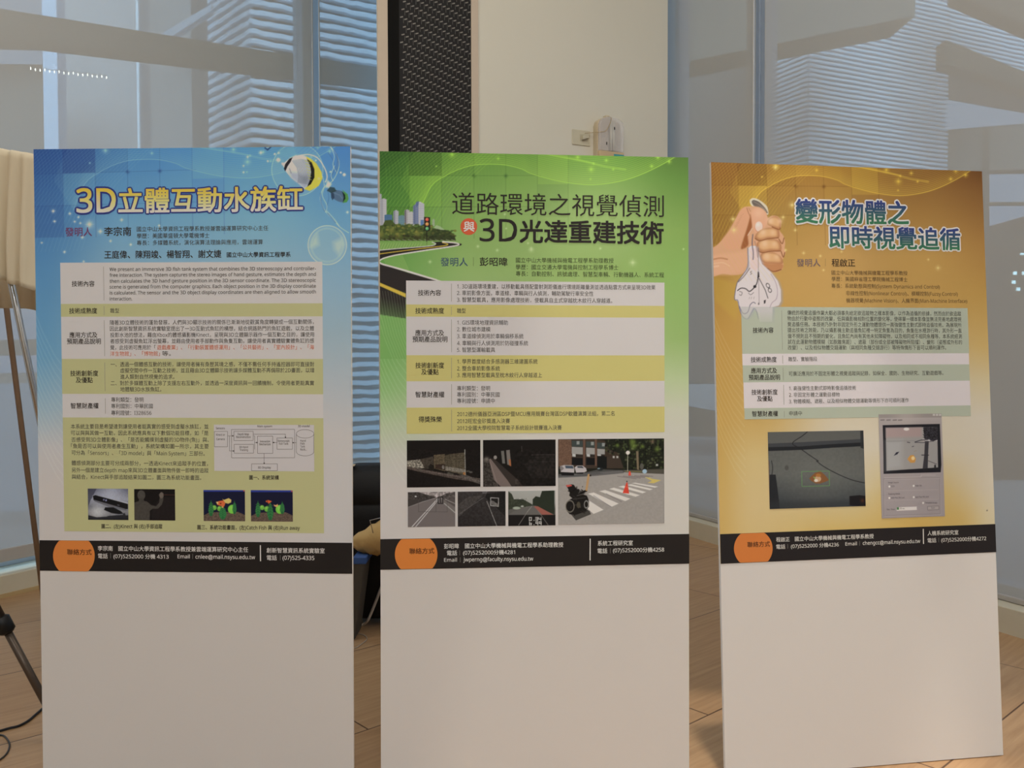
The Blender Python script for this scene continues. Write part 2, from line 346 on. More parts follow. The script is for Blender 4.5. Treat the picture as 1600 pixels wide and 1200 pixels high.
# right-hand side outdoors
clad_building(at(1262, 300, 11.0), math.radians(24), 2.45, math.radians(62), 0.45, -0.2, 7.4, 0.062, 'ribbed tower outdoors beyond the screen above the brown poster', 0.003)
Yt = 11.0
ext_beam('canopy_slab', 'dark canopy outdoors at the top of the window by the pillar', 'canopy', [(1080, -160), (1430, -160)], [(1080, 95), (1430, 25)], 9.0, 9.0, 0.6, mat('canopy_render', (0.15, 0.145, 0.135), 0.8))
def upper_wing():
    # ribbed wing that runs above the dark beam towards the top corner of the picture
    c = at(1262, 300, 11.0); c.z = 0; d = Vector((math.cos(math.radians(24)), math.sin(math.radians(24)), 0)); o = Vector((d.y, -d.x, 0)); c = c + d * 2.545
    t = tag(empty('ribbed_wing', (c.x, c.y, 5.5)), 'ribbed wing outdoors above the dark beam over the brown poster', 'building', 'ribbed buildings outdoors')
    mb = MB(); clad_faces(mb, c, d, 4.0, 5.5, 7.4, 0.062, o, 0.003); a = mb.build('cladding', [M_FIN, M_REC])
    e = [c + o * -0.02, c + d * 4 - o * 0.02, c + d * 4 - o * 1.2, c - o * 1.2]
    b = MB().prism([(p.x, p.y) for p in e], 5.45, 7.5).build('wall', M_CONC)
    for q in (a, b): q.parent = t; q.matrix_parent_inverse = Matrix.Translation(-Vector(t.location))
upper_wing()
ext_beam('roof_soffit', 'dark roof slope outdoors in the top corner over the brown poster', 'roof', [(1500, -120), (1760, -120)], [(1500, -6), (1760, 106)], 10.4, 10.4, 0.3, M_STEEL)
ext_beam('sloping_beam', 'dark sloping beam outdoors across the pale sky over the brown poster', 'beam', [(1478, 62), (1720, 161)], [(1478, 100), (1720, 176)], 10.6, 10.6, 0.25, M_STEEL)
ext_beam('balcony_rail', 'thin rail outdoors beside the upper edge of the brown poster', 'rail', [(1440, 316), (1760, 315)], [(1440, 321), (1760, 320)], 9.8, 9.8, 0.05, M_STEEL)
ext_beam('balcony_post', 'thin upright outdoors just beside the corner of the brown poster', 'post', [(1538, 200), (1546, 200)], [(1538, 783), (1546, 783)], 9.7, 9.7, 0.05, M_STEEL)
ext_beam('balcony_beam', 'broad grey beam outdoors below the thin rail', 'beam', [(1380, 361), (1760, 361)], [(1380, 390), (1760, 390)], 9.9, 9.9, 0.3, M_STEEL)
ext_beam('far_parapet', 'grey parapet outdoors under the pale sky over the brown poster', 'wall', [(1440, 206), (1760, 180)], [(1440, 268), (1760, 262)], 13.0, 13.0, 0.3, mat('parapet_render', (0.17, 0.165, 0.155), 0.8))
def far_house():
    Y = 14.0
    def P(x, y): return at(x, y, Y)
    org = P(1600, 560); t = tag(empty('far_house', (org.x, Y, -0.25)), 'dark house outdoors with small lit windows beside the brown poster', 'house'); inv = Matrix.Translation(-Vector(t.location))
    front = [P(*q) for q in ((1500, 458), (1553, 457), (1580, 391), (1588, 350), (1600, 338), (1760, 330), (1760, 640), (1500, 640))]
    mb = MB(); n = len(front); k = Vector((0, 1.5, 0))
    mb.add(front + [p + k for p in front], [tuple(range(n)), tuple(range(2 * n - 1, n - 1, -1))] + [(i, (i + 1) % n, n + (i + 1) % n, n + i) for i in range(n)])
    parts = [mb.build('wall', M_STEEL)]
    ml = mat('lit_pane', (0.5, 0.7, 0.75), 0.5); b = ml.node_tree.nodes['Principled BSDF']; b.inputs['Emission Color'].default_value = (0.62, 0.9, 1.0, 1); b.inputs['Emission Strength'].default_value = 2.4
    for x, y in ((1596, 396), (1585, 427), (1599, 427), (1590, 452), (1612, 398), (1614, 430), (1583, 441)):
        a = P(x - 2.5, y + 2.5); c = P(x + 2.5, y - 2.5)
        parts.append(MB().box((a.x, Y - 0.03, a.z), (c.x, Y + 0.01, c.z)).build('lit_window', ml))
    for o in parts: o.parent = t; o.matrix_parent_inverse = inv
far_house()
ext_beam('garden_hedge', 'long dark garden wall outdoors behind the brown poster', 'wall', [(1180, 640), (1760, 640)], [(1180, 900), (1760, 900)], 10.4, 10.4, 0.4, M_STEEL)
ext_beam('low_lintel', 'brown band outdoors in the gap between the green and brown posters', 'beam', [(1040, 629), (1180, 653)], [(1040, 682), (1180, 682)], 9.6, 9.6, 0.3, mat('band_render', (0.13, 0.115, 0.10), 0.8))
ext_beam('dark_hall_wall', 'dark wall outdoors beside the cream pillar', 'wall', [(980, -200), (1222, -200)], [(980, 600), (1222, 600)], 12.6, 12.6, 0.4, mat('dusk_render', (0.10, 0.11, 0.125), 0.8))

# reflections built as a row of tiny glowing dots on an added cable
def reflection_dots():
    pts = [at(48 + k * 7.4, 107.5 + k * 0.82 + (0.8 if k % 3 else -0.3), 6.1) for k in range(17)]
    o0 = pts[0]; t = tag(empty('reflection_dots', o0), 'row of tiny glowing dots for reflections under the long beam', 'reflection dots'); inv = Matrix.Translation(-Vector(o0))
    parts = [MB().tube([p + Vector((0, 0, 0.012)) for p in pts], 0.002, 6).build('cable', M_BLACK)]
    mb = mat('glint_glow', (1, .95, .85), 0.4); b = mb.node_tree.nodes['Principled BSDF']; b.inputs['Emission Color'].default_value = (1, 0.93, 0.8, 1); b.inputs['Emission Strength'].default_value = 5
    for p in pts: parts.append(MB().tube([p + Vector((0, 0, 0.011)), p, p + Vector((0, 0, -0.009))], [0.002, 0.0048, 0.002], 8).build('glint_dot', mb))
    for o in parts: o.parent = t; o.matrix_parent_inverse = inv
reflection_dots()

# ------------------------------------------------------------------ things on and by the pillar
def under(parts, t):
    for o in parts: o.parent = t; o.matrix_parent_inverse = Matrix.Translation(-Vector(t.location))
    return t
def woven_panel():
    c = on_Pil(672); t = tag(empty('woven_panel', (c.x, c.y, 0.02)), 'tall black woven wall panel between two beige strips', 'wall panel')
    fr = MB(); pil_strip(608.8, 626, 0.0005, 0.010, 0.02, CEIL - .02, fr); parts = [fr.build('side_strip', M_BLACK)]
    bk = MB(); pil_strip(626, 737.3, 0.0005, 0.006, 0.02, CEIL - .02, bk); parts.append(bk.build('backing', mat('woven_black', rgb(26, 24, 25), 0.6)))
    # light flecks of the weave
    mh = mat('weave_fleck', rgb(140, 135, 128), 0.45); mv = mat('weave_thread', rgb(96, 93, 90), 0.5); mb = MB()
    a0, a1 = wP(626.5), wP(736.8); du = (a1 - a0) / 17.6; dz = 0.0118; bz = 0.0487; org = PL - P_N * 0.0075
    def q(a, z): p = org - P_D * a; return (p.x, p.y, z)
    def flake(pts, mi):
        p = [q(*s) for s in pts]; k = P_N * 0.002; mb.hexa([(x + k.x, y + k.y, z) for x, y, z in p] + p, mi)
    for j in range(-20, 98):
        for i in range(-40, 60):
            a = a0 + (i + 0.4) * du - j * 0.345 * du; z = 3.98 - i * 0.0093 - j * bz
            if a < a0 + 0.002 or a > a1 - 0.004 or z < 0.06 or z > CEIL - .06: continue
            h, w, s = 0.0075, du * 0.68, 0.0065
            flake(((a, z - h / 2 - s / 2), (min(a + w, a1), z - h / 2 + s / 2), (min(a + w, a1), z + h / 2 + s / 2), (a, z + h / 2 - s / 2)), 0)
            b = a + du * 0.72
            if b + 0.003 < a1: flake(((b, z - 0.036), (b + 0.0028, z - 0.036), (b + 0.0028, z - 0.008), (b, z - 0.008)), 1)
    parts.append(mb.build('weave', [mh, mv])); return under(parts, t)
woven_panel()

X_ = -P_D; U_ = Vector((0, 0, 1))
def pil_frame(px, py):     # a frame on the pillar face: x along the wall to the right, y out of the wall, z up
    p = on_Pil(px, py); m = Matrix((X_, P_N, U_)).transposed().to_4x4(); m.translation = p; return p, m
def wall_outlet():
    p, m = pil_frame(907.5, 215.5); s = p.y / FPX
    t = tag(empty('wall_outlet', p), 'small beige wall outlet plate beside the emergency lamp', 'outlet'); t.matrix_world = m
    w, h = 0.0135 * p.y / 3.0 * 1.0 * 2.6, 0.024 * p.y / 6
    W2, H2 = 14.6 * s * 1.08, 11.8 * s
    ivory = mat('ivory_plastic', rgb(210, 203, 180), 0.4)
    a = MB().box((-W2, -0.008, -H2), (W2, 0, H2)).build('plate', ivory, t, bevel=0.004)
    b = MB().box((-0.012, -0.009, -0.024), (0.052, -0.0075, 0.022)).build('socket_insert', mat('ivory_dark', rgb(192, 184, 160), 0.4), t, bevel=0.001)
    c = MB().hexa([(0.0, -0.034, -0.019), (0.05, -0.026, 0.000), (0.05, -0.009, 0.002), (0.0, -0.009, -0.017), (0.0, -0.034, 0.010), (0.05, -0.026, 0.018), (0.05, -0.009, 0.018), (0.0, -0.009, 0.010)]).build('plug', ivory, t, bevel=0.003)
    return t
wall_outlet()
def emergency_lamp():
    p, m = pil_frame(946, 262); s = p.y / FPX
    t = tag(empty('emergency_lamp', p), 'rounded beige and clear emergency lamp on the cream pillar', 'emergency lamp'); t.matrix_world = m
    W2 = 20.8 * s * 1.07; top = 74 * s
    shell = mat('lamp_shell', rgb(208, 194, 166), 0.4)
    def capsule(w0, w1, r, y0, y1, z0, z1):
        # rounded-top slab between x=w0..w1 whose upper corners belong to an arch of half-width r
        pts = [(w0, z0)]; n = 22; zc = z1 - r * 0.62
        xs = [w0 + (w1 - w0) * k / n for k in range(n + 1)]
        pts += [(x, zc + 0.62 * r * math.sqrt(max(0, 1 - (abs(x) / r) ** 2.6))) for x in xs]; pts += [(w1, z0)]
        k = len(pts); mb = MB(); mb.add([(x, y0, z) for x, z in pts] + [(x, y1, z) for x, z in pts], [tuple(range(k)), tuple(range(2 * k - 1, k - 1, -1))] + [(i, (i + 1) % k, k + (i + 1) % k, k + i) for i in range(k)])
        return mb
    capsule(-W2, W2, W2, -0.045, 0.0, -0.09, top).build('back_shell', shell, t, bevel=0.006)
    capsule(-W2 * 0.99, -W2 * 0.12, W2 * 0.99, -0.060, -0.045, -0.09, top - 0.004).build('cover', mat('lamp_cover', rgb(210, 192, 162), 0.35), t, bevel=0.006)
    MB().box((-W2 * 0.98, -0.088, -0.09), (W2 * 0.98, -0.0605, 20.5 * s)).build('battery_box', mat('lamp_box', rgb(212, 188, 150), 0.4), t, bevel=0.004)
    mc = mat('clear_cover', (0.86, 0.84, 0.86), 0.08, spec=0.5); bs = mc.node_tree.nodes['Principled BSDF']; bs.inputs['Alpha'].default_value = 0.3
    capsule(-W2 * 0.98, W2 * 0.98, W2 * 0.98, -0.088, -0.0605, 21 * s, top - 0.003).build('clear_cover', mc, t, bevel=0.006)
    tube = mat('lamp_tube', rgb(226, 222, 205), 0.25)
    for x in (W2 * 0.02, W2 * 0.22): MB().tube([(x, -0.0725, 22 * s), (x, -0.0725, top - 0.035)], 0.0075, 12).build('lamp_tube', tube, t)
    MB().box((-0.034, -0.06, top - 0.012), (-0.002, -0.02, top + 0.012)).build('hook', shell, t, bevel=0.003)
    MB().box((W2 * 0.14, -0.0900, -0.08), (W2 * 0.95, -0.0882, 17 * s)).build('sticker', mat('teal_sticker', rgb(70, 160, 170), 0.5), t)
    for x, z in ((-W2 * 0.42, 32 * s), (W2 * 0.2, 56 * s)): MB().box((x - 0.003, -0.0895, z - 0.009), (x + 0.003, -0.084, z + 0.009)).build('slot', M_BLACK, t)
    MB().tube(spline([(-0.20 * 0.9, -0.03, 47 * s), (-0.125, -0.035, 49 * s), (-W2 * 0.9, -0.092, 48 * s), (-W2 * 0.55, -0.094, 50 * s), (-W2 * 0.25, -0.096, 60 * s), (-W2 * 0.1, -0.095, 70 * s), (-0.012, -0.064, top + 0.004)], 6), 0.0022, 8).build('power_cord', mat('beige_cord', rgb(185, 165, 130), 0.5), t)
    return t
emergency_lamp()

# ------------------------------------------------------------------ easel under a cream drape, at the left
M_CLOTH = mat('cream_cloth', rgb(222, 209, 182), 0.85, bump=(160, 0.12), noise=(6, 0.03))
M_CHROME = mat('chrome', (0.55, 0.56, 0.58), 0.16, 1.0)
M_WOODP = mat('dark_wood_pole', rgb(140, 116, 94), 0.45, noise=(20, 0.12))
def easel():
    foot = on_floor(71, 962); base = Vector((foot.x - 0.25, foot.y - 0.15, 0))
    t = tag(empty('display_easel', base), 'tall easel with a wooden leg and a chrome leg under the cream drape', 'easel'); parts = []
    top = at(-12, 300, foot.y - 0.12)
    parts.append(MB().tube([foot + Vector((0, 0, 0.004)), foot.lerp(at(5, 440, foot.y - 0.1), 1.0), top], [0.0125, 0.013, 0.012], 12).build('leg', M_WOODP))
    a, b = at(18, 443, 3.42), at(56, 625, 3.38); d = (b - a).normalized(); e = a + d * ((0.004 - a.z) / d.z)
    parts.append(MB().tube([e, a, a - d * 0.6], 0.0135, 14).build('leg', M_CHROME)); parts[-1]['label'] = 'chrome leg'
    tp = a - d * 0.6
    f2 = Vector((-2.62, 3.55, 0.004)); tl = at(-120, 300, 3.55)
    parts.append(MB().tube([f2, tl], 0.0145, 12).build('leg', M_WOODP))
    parts.append(MB().tube([tl + Vector((-0.05, 0, 0)), top, tp], 0.014, 10).build('top_rail', M_WOODP))
    return under(parts, t), tl, top, tp
EAS, e_l, e_t, e_p = easel()
def drape():
    Y = 3.36; n = 44; rows = []
    xl, xr = -70, 66
    for k in range(26):
        v = k / 25; r = []
        for j in range(n + 1):
            u = j / n; x = xl + (xr - xl) * u
            yt = 236 + max(0, x) * 0.185 ; yb = 437 + max(0, x) * 0.29 + 1.5 * math.sin(u * 21)
            y = yt + (yb - yt) * v
            fold = 0.022 * math.sin(u * 34 + 0.6 * math.sin(v * 3)) * (0.35 + 0.65 * v) + 0.010 * math.sin(u * 63 + v * 2) * v + 0.012 * math.sin(u * 12 + 1.2)
            p = at(x, y, Y); r.append((p.x + fold * 0.15, p.y + fold - 0.02, p.z))
        rows.append(r)
    # over the rail and down the back
    back = []
    for dy, dz in ((0.02, 0.012), (0.05, 0.018), (0.11, 0.012), (0.20, 0.0), (0.30, -0.05), (0.34, -0.4), (0.35, -0.6)):
        back.append([(p[0] - dy * .3, p[1] + dy, p[2] + dz) for p in rows[0]])
    mb = MB().grid(back[::-1] + rows, 0, True); o = mb.build('drape_cloth', M_CLOTH, solid=0.003)
    return tag(o, 'cream cloth draped over the easel beside the blue fish poster', 'cloth')
drape()

# camera tripod, one leg of it in the picture
def tripod():
    foot = on_floor(96, 1158); ap = at(-140, 690, 2.62); kn = at(6, 976, 2.66); ft = Vector((foot.x, 2.70, 0.012))
    d = (ft - kn).normalized(); ap = kn - d * 0.75
    t = tag(empty('camera_tripod', (ap.x, ap.y, 0)), 'dark grey tripod with a black leg clamp beside the blue fish poster', 'tripod')
    g = mat('tripod_tube', rgb(92, 80, 70), 0.35, 0.5); bk = mat('tripod_plastic', rgb(22, 21, 22), 0.4); parts = []
    c = Vector((ap.x - 0.05, ap.y, 0)); off = ft - Vector((c.x, c.y, 0))
    for k in range(3):
        R = Matrix.Rotation(k * 2.094, 4, 'Z')
        def T(p): return c + (R @ (p - c))
        A, K, F = T(ap), T(kn), T(ft)
        lg = MB().tube([A, K], 0.0165, 14); lg.tube([K, F], 0.0125, 14); o = lg.build('leg', g); parts.append(o)
        dd = (F - K).normalized()
        cl = MB().tube([K - dd * 0.028, K - dd * 0.022, K + dd * 0.022, K + dd * 0.03], [0.018, 0.026, 0.026, 0.017], 14).build('leg_clamp', bk); cl['parent_leg'] = 1
        rf = MB().tube([F - dd * 0.03, F, F + dd * 0.012], [0.014, 0.016, 0.008], 12).build('rubber_foot', bk)
        for s in (cl, rf):
            s.parent = o; s.matrix_parent_inverse = Matrix.Identity(4)
        del cl['parent_leg']
    parts.append(MB().tube([Vector((c.x, c.y, ap.z - 0.35)), Vector((c.x, c.y, ap.z + 0.12))], 0.014, 14).build('centre_column', g))
    parts.append(MB().tube([Vector((c.x, c.y, ap.z - 0.06)), Vector((c.x, c.y, ap.z + 0.03))], [0.075, 0.07], 16).build('collar', bk))
    return under(parts, t)
tripod()

M_CABLE = mat('black_cable', rgb(24, 24, 28), 0.45)
def floor_cable(name, pts, r, label, m=M_CABLE, lift=0.0):
    P = [on_floor(x, y) + Vector((0, 0, r + 0.0005 + lift)) for x, y in pts]; c = P[0].copy(); c.z = 0
    return tag(MB().tube([p - c for p in spline(P, 8)], r, 8).build(name, m, loc=c), label, 'cable')
floor_cable('power_cable', [(-420, 1120), (-240, 1165), (-60, 1152), (-20, 1149), (0, 1144), (14, 1140), (30, 1136), (46, 1127), (60, 1115), (76, 1103), (110, 1095), (180, 1098), (260, 1075), (330, 1040), (420, 1030), (480, 1000)], 0.0042, 'black cable curving across the wooden floor to the blue fish poster')
floor_cable('thin_cord', [(-160, 1172), (-80, 1168), (-30, 1158), (-8, 1151), (4, 1150.5), (11, 1156), (15, 1166), (11, 1178), (2, 1187), (-14, 1196), (-70, 1215), (-160, 1210)], 0.0028, 'thin grey cord looping beside the black floor cable', mat('grey_cord', rgb(60, 56, 54), 0.5))

# ------------------------------------------------------------------ what stands behind the gap between the blue and green posters
def suitcase():
    Yc = 4.05; c = at(592, 985, 4.0); c.z = 0
    t = tag(empty('black_suitcase', c), 'black soft suitcase standing behind the gap between blue and green posters', 'suitcase')
    m = mat('black_nylon', rgb(15, 14, 15), 0.6, bump=(220, 0.15)); W, D, H = 0.27, 0.15, 0.735
    z0 = 0.035; n = 40
    def ring(z, sx, sy, e=5):
        out = []
        for k in range(n):
            a = 2 * math.pi * k / n; ca, sa = math.cos(a), math.sin(a)
            out.append((math.copysign(abs(ca) ** (2 / e), ca) * sx, math.copysign(abs(sa) ** (2 / e), sa) * sy, z))
        return out
    rows = [ring(z0, W * .9, D * .85), ring(z0 + .02, W, D), ring(.3, W * 1.01, D * 1.04), ring(.5, W * 1.0, D * 1.02), ring(.56, W * .99, D * 1.0), ring(.565, W * 0.985, D * .96), ring(.57, W * .99, D), ring(.63, W * .95, D * .96), ring(.68, W * .86, D * .86), ring(.71, W * .72, D * .7), ring(H, W * .42, D * .45)]
    mb = MB().grid(rows, 0, True, True); mb.f.append(tuple(range((len(rows) - 1) * n, len(rows) * n))); mb.m.append(0); mb.sm.append(True); mb.f.append(tuple(range(n))[::-1]); mb.m.append(0); mb.sm.append(False)
    mb.build('body', m, t)
    for sx in (-1, 1): MB().tube([(sx * .2 - .012, .1, .037), (sx * .2 + .012, .1, .037)], 0.037, 16).build('wheel', M_BLACK, t)
    for sx in (-1, 1): MB().box((sx * .2 - .02, -.11, 0), (sx * .2 + .02, -.07, .045)).build('foot', M_BLACK, t, bevel=.004)
    MB().tube(spline([(W - .01, -.05, .30), (W + .025, -.05, .32), (W + .032, -.05, .40), (W + .025, -.05, .48), (W - .01, -.05, .50)], 5), .011, 8).build('handle', m, t)
    MB().hexa([(-.2, -.105, .731), (-.094, -.098, .737), (-.094, -.06, .7395), (-.2, -.06, .737), (-.2, -.105, .734), (-.094, -.098, .740), (-.094, -.06, .7425), (-.2, -.06, .740)]).build('paper_label', mat('buff_card', rgb(200, 180, 150), 0.7), t)
    return t, c
SUIT, s_c = suitcase()
def tan_jacket():
    # crumpled tan cloth bundle held against the suitcase front
    Y = s_c.y - 0.24; rows = []; n = 26
    prof = [(548, 846, 852), (553, 838, 856), (560, 832, 861), (570, 827, 864), (580, 821, 865), (590, 815, 866), (600, 811, 866), (612, 812, 864), (622, 820, 860), (630, 836, 852)]
    for x, yt, yb in prof:
        c = at(x, (yt + yb) / 2, Y); h = (yb - yt) / 2 * Y / FPX; r = []
        for k in range(n):
            a = 2 * math.pi * k / n; w = 1 + 0.10 * math.sin(a * 5 + x * 0.9) + 0.07 * math.sin(a * 3 + x * .35)
            r.append((c.x, c.y + math.cos(a) * max(.02, h * 0.9) * w, c.z + math.sin(a) * h * w))
        rows.append(r)
    mb = MB().grid(rows, 0, True, True); L = len(rows)
    mb.f += [tuple(range(n))[::-1], tuple(range((L - 1) * n, L * n))]; mb.m += [0, 0]; mb.sm += [True, True]
    return tag(mb.build('tan_bundle', mat('tan_cloth', rgb(205, 170, 112), 0.8, bump=(30, 0.5), noise=(18, 0.12))), 'crumpled tan cloth bundle against the black suitcase', 'cloth bundle')
def grey_bag():
    # slim grey and blue tote that stands in front of the suitcase and carries the tan bundle
    Y0, Y1 = s_c.y - 0.33, s_c.y - 0.17
    a, b = at(549, 980, Y0), at(554, 980, Y0); bl, br = at(552, 868, Y0), at(571, 868, Y0)
    c = Vector(((a.x + b.x) / 2, (Y0 + Y1) / 2, 0)); zt = bl.z - 0.012
    t = tag(empty('grey_tote', c), 'slim grey tote with a blue rim under the tan bundle', 'bag'); k = 0.5
    x0, x1, X0, X1 = a.x - c.x, b.x - c.x, bl.x - c.x, br.x - c.x; y0, y1 = Y0 - c.y, Y1 - c.y
    mb = MB().hexa([(x0, y0, 0), (x1, y0, 0), (x1, y1, 0), (x0, y1, 0), (X0, y0, zt), (X1, y0, zt), (X1, y1, zt), (X0, y1, zt)])
    mb.build('body', mat('grey_canvas', rgb(84, 78, 70), 0.8, bump=(120, 0.2)), t, bevel=0.01)
    MB().hexa([(X0 - .003, y0 - .004, zt - 0.026), (X1 + .003, y0 - .004, zt - .026), (X1 + .003, y1 + .004, zt - .026), (X0 - .003, y1 + .004, zt - .026), (X0 - .003, y0 - .004, zt + 0.004), (X1 + .003, y0 - .004, zt + .004), (X1 + .003, y1 + .004, zt + .004), (X0 - .003, y1 + .004, zt + .004)]).build('blue_rim', mat('blue_cloth', rgb(62, 92, 150), 0.7), t, bevel=0.004)
    return t
grey_bag(); tan_jacket()
def white_cable():
    P = [at(640, 850, 3.825), at(612, 890, 3.825), at(596, 918, 3.825), at(588, 938, 3.825), at(580, 958, 3.825), at(574, 970, 3.825), on_floor(566, 978.5) + Vector((0, 0, .006)), on_floor(558, 978.5) + Vector((0, 0, .006)), on_floor(548, 976) + Vector((0, 0, .006)), on_floor(520, 968) + Vector((0, 0, .006))]
    c = P[6].copy(); c.z = 0
    return tag(MB().tube([p - c for p in spline(P, 8)], 0.0065, 10).build('white_cable', mat('white_cable', rgb(190, 180, 170), 0.4), loc=c), 'pale cable hanging down the suitcase onto the floor', 'cable')
white_cable()
def wire_stand():
    P = [at(583, 833, 3.6), at(578, 813, 3.6), at(600, 808, 3.6), at(640, 802, 3.6), at(648, 985, 3.6)]
    c = P[-1].copy(); c.z = 0; P[-1].z = 0.002
    return tag(MB().tube([p - c for p in P], 0.0022, 8).build('wire_frame', M_CHROME, loc=c), 'thin bent wire frame above the tan bundle', 'wire frame')
wire_stand()
def scrap_loop():
    floor_cable('clear_tape', [(551, 990), (560, 991), (570, 994), (573, 1000), (565, 1007), (556, 1013), (549, 1014)], 0.0022, 'thin clear loop lying on the floor below the suitcase', mat('clear_tape', rgb(190, 178, 165), 0.25))
scrap_loop()

# ------------------------------------------------------------------ the three poster boards
BW, BH, PM = 0.9, 1.81589, 1.19572          # board width and height, height of the printed sheet at its top
BOARDS = {1: (-0.90326, 2.38246, -0.03800, -0.00307, -0.0035), 2: (0.07024, 2.41949, 0.08228, 0.02287, -0.0031), 3: (1.06335, 2.49739, 0.15347, 0.06544, 0.001)}
# corners of each printed sheet as measured on the photograph: tl, tr, br, bl
CORN = {1: ((52.8, 234), (547.6, 230.9), (549, 898.4), (62, 893)), 2: ((594.7, 237.3), (1074.1, 246.6), (1077.2, 882.3), (593.9, 891.6)), 3: ((1111.7, 254.8), (1532.4, 268.3), (1557.7, 861.3), (1126.5, 882.4))}
PAPER = {1: (188, 177, 168), 2: (196, 185, 177), 3: (203, 195, 188)}     # how white paper looks on each board
RHO = 0.80
def homography(src, dst):
    A = []; b = []
    for (x, y), (u, v) in zip(src, dst):
        A += [[x, y, 1, 0, 0, 0, -u * x, -u * y], [0, 0, 0, x, y, 1, -v * x, -v * y]]; b += [u, v]
    h = np.linalg.solve(np.array(A, float), np.array(b, float)); return np.append(h, 1).reshape(3, 3)
RECT = ((-BW / 2, BH), (BW / 2, BH), (BW / 2, BH - PM), (-BW / 2, BH - PM))
HM = {i: homography(CORN[i], RECT) for i in CORN}; HI = {i: np.linalg.inv(HM[i]) for i in CORN}
def uv(i, pts):
    p = np.c_[np.asarray(pts, float), np.ones(len(pts))] @ HM[i].T; return p[:, :2] / p[:, 2:]
def px_of(i, U, V):
    p = np.stack([U, V, np.ones_like(U)], -1) @ HI[i].T; return p[..., 0] / p[..., 2], p[..., 1] / p[..., 2]
def ink(i, c):        # printed colour from the colour it shows under the hall light
    a = s2l(np.asarray(c, float) / 255.0) / s2l(np.array(PAPER[i]) / 255.0) * RHO
    g = (a @ np.array([0.25, 0.62, 0.13]))[..., None]; a = a + (g - a) * 0.13       # inks print a little duller
    return np.clip(a, 0.004, 0.92)
INKS = {}
def ink_mat(i, c):
    k = (i, tuple(c))
    if k not in INKS: INKS[k] = mat('print_ink', tuple(ink(i, c)), 0.55, spec=0.15)
    return INKS[k]
M_PRINT = bpy.data.materials.new('printed_sheet'); M_PRINT.use_nodes = True
_n = M_PRINT.node_tree; _a = _n.nodes.new('ShaderNodeAttribute'); _a.attribute_name = 'print'
_n.links.new(_a.outputs['Color'], _n.nodes['Principled BSDF'].inputs['Base Color'])
_n.nodes['Principled BSDF'].inputs['Roughness'].default_value = 0.5; _n.nodes['Principled BSDF'].inputs['Specular IOR Level'].default_value = 0.15

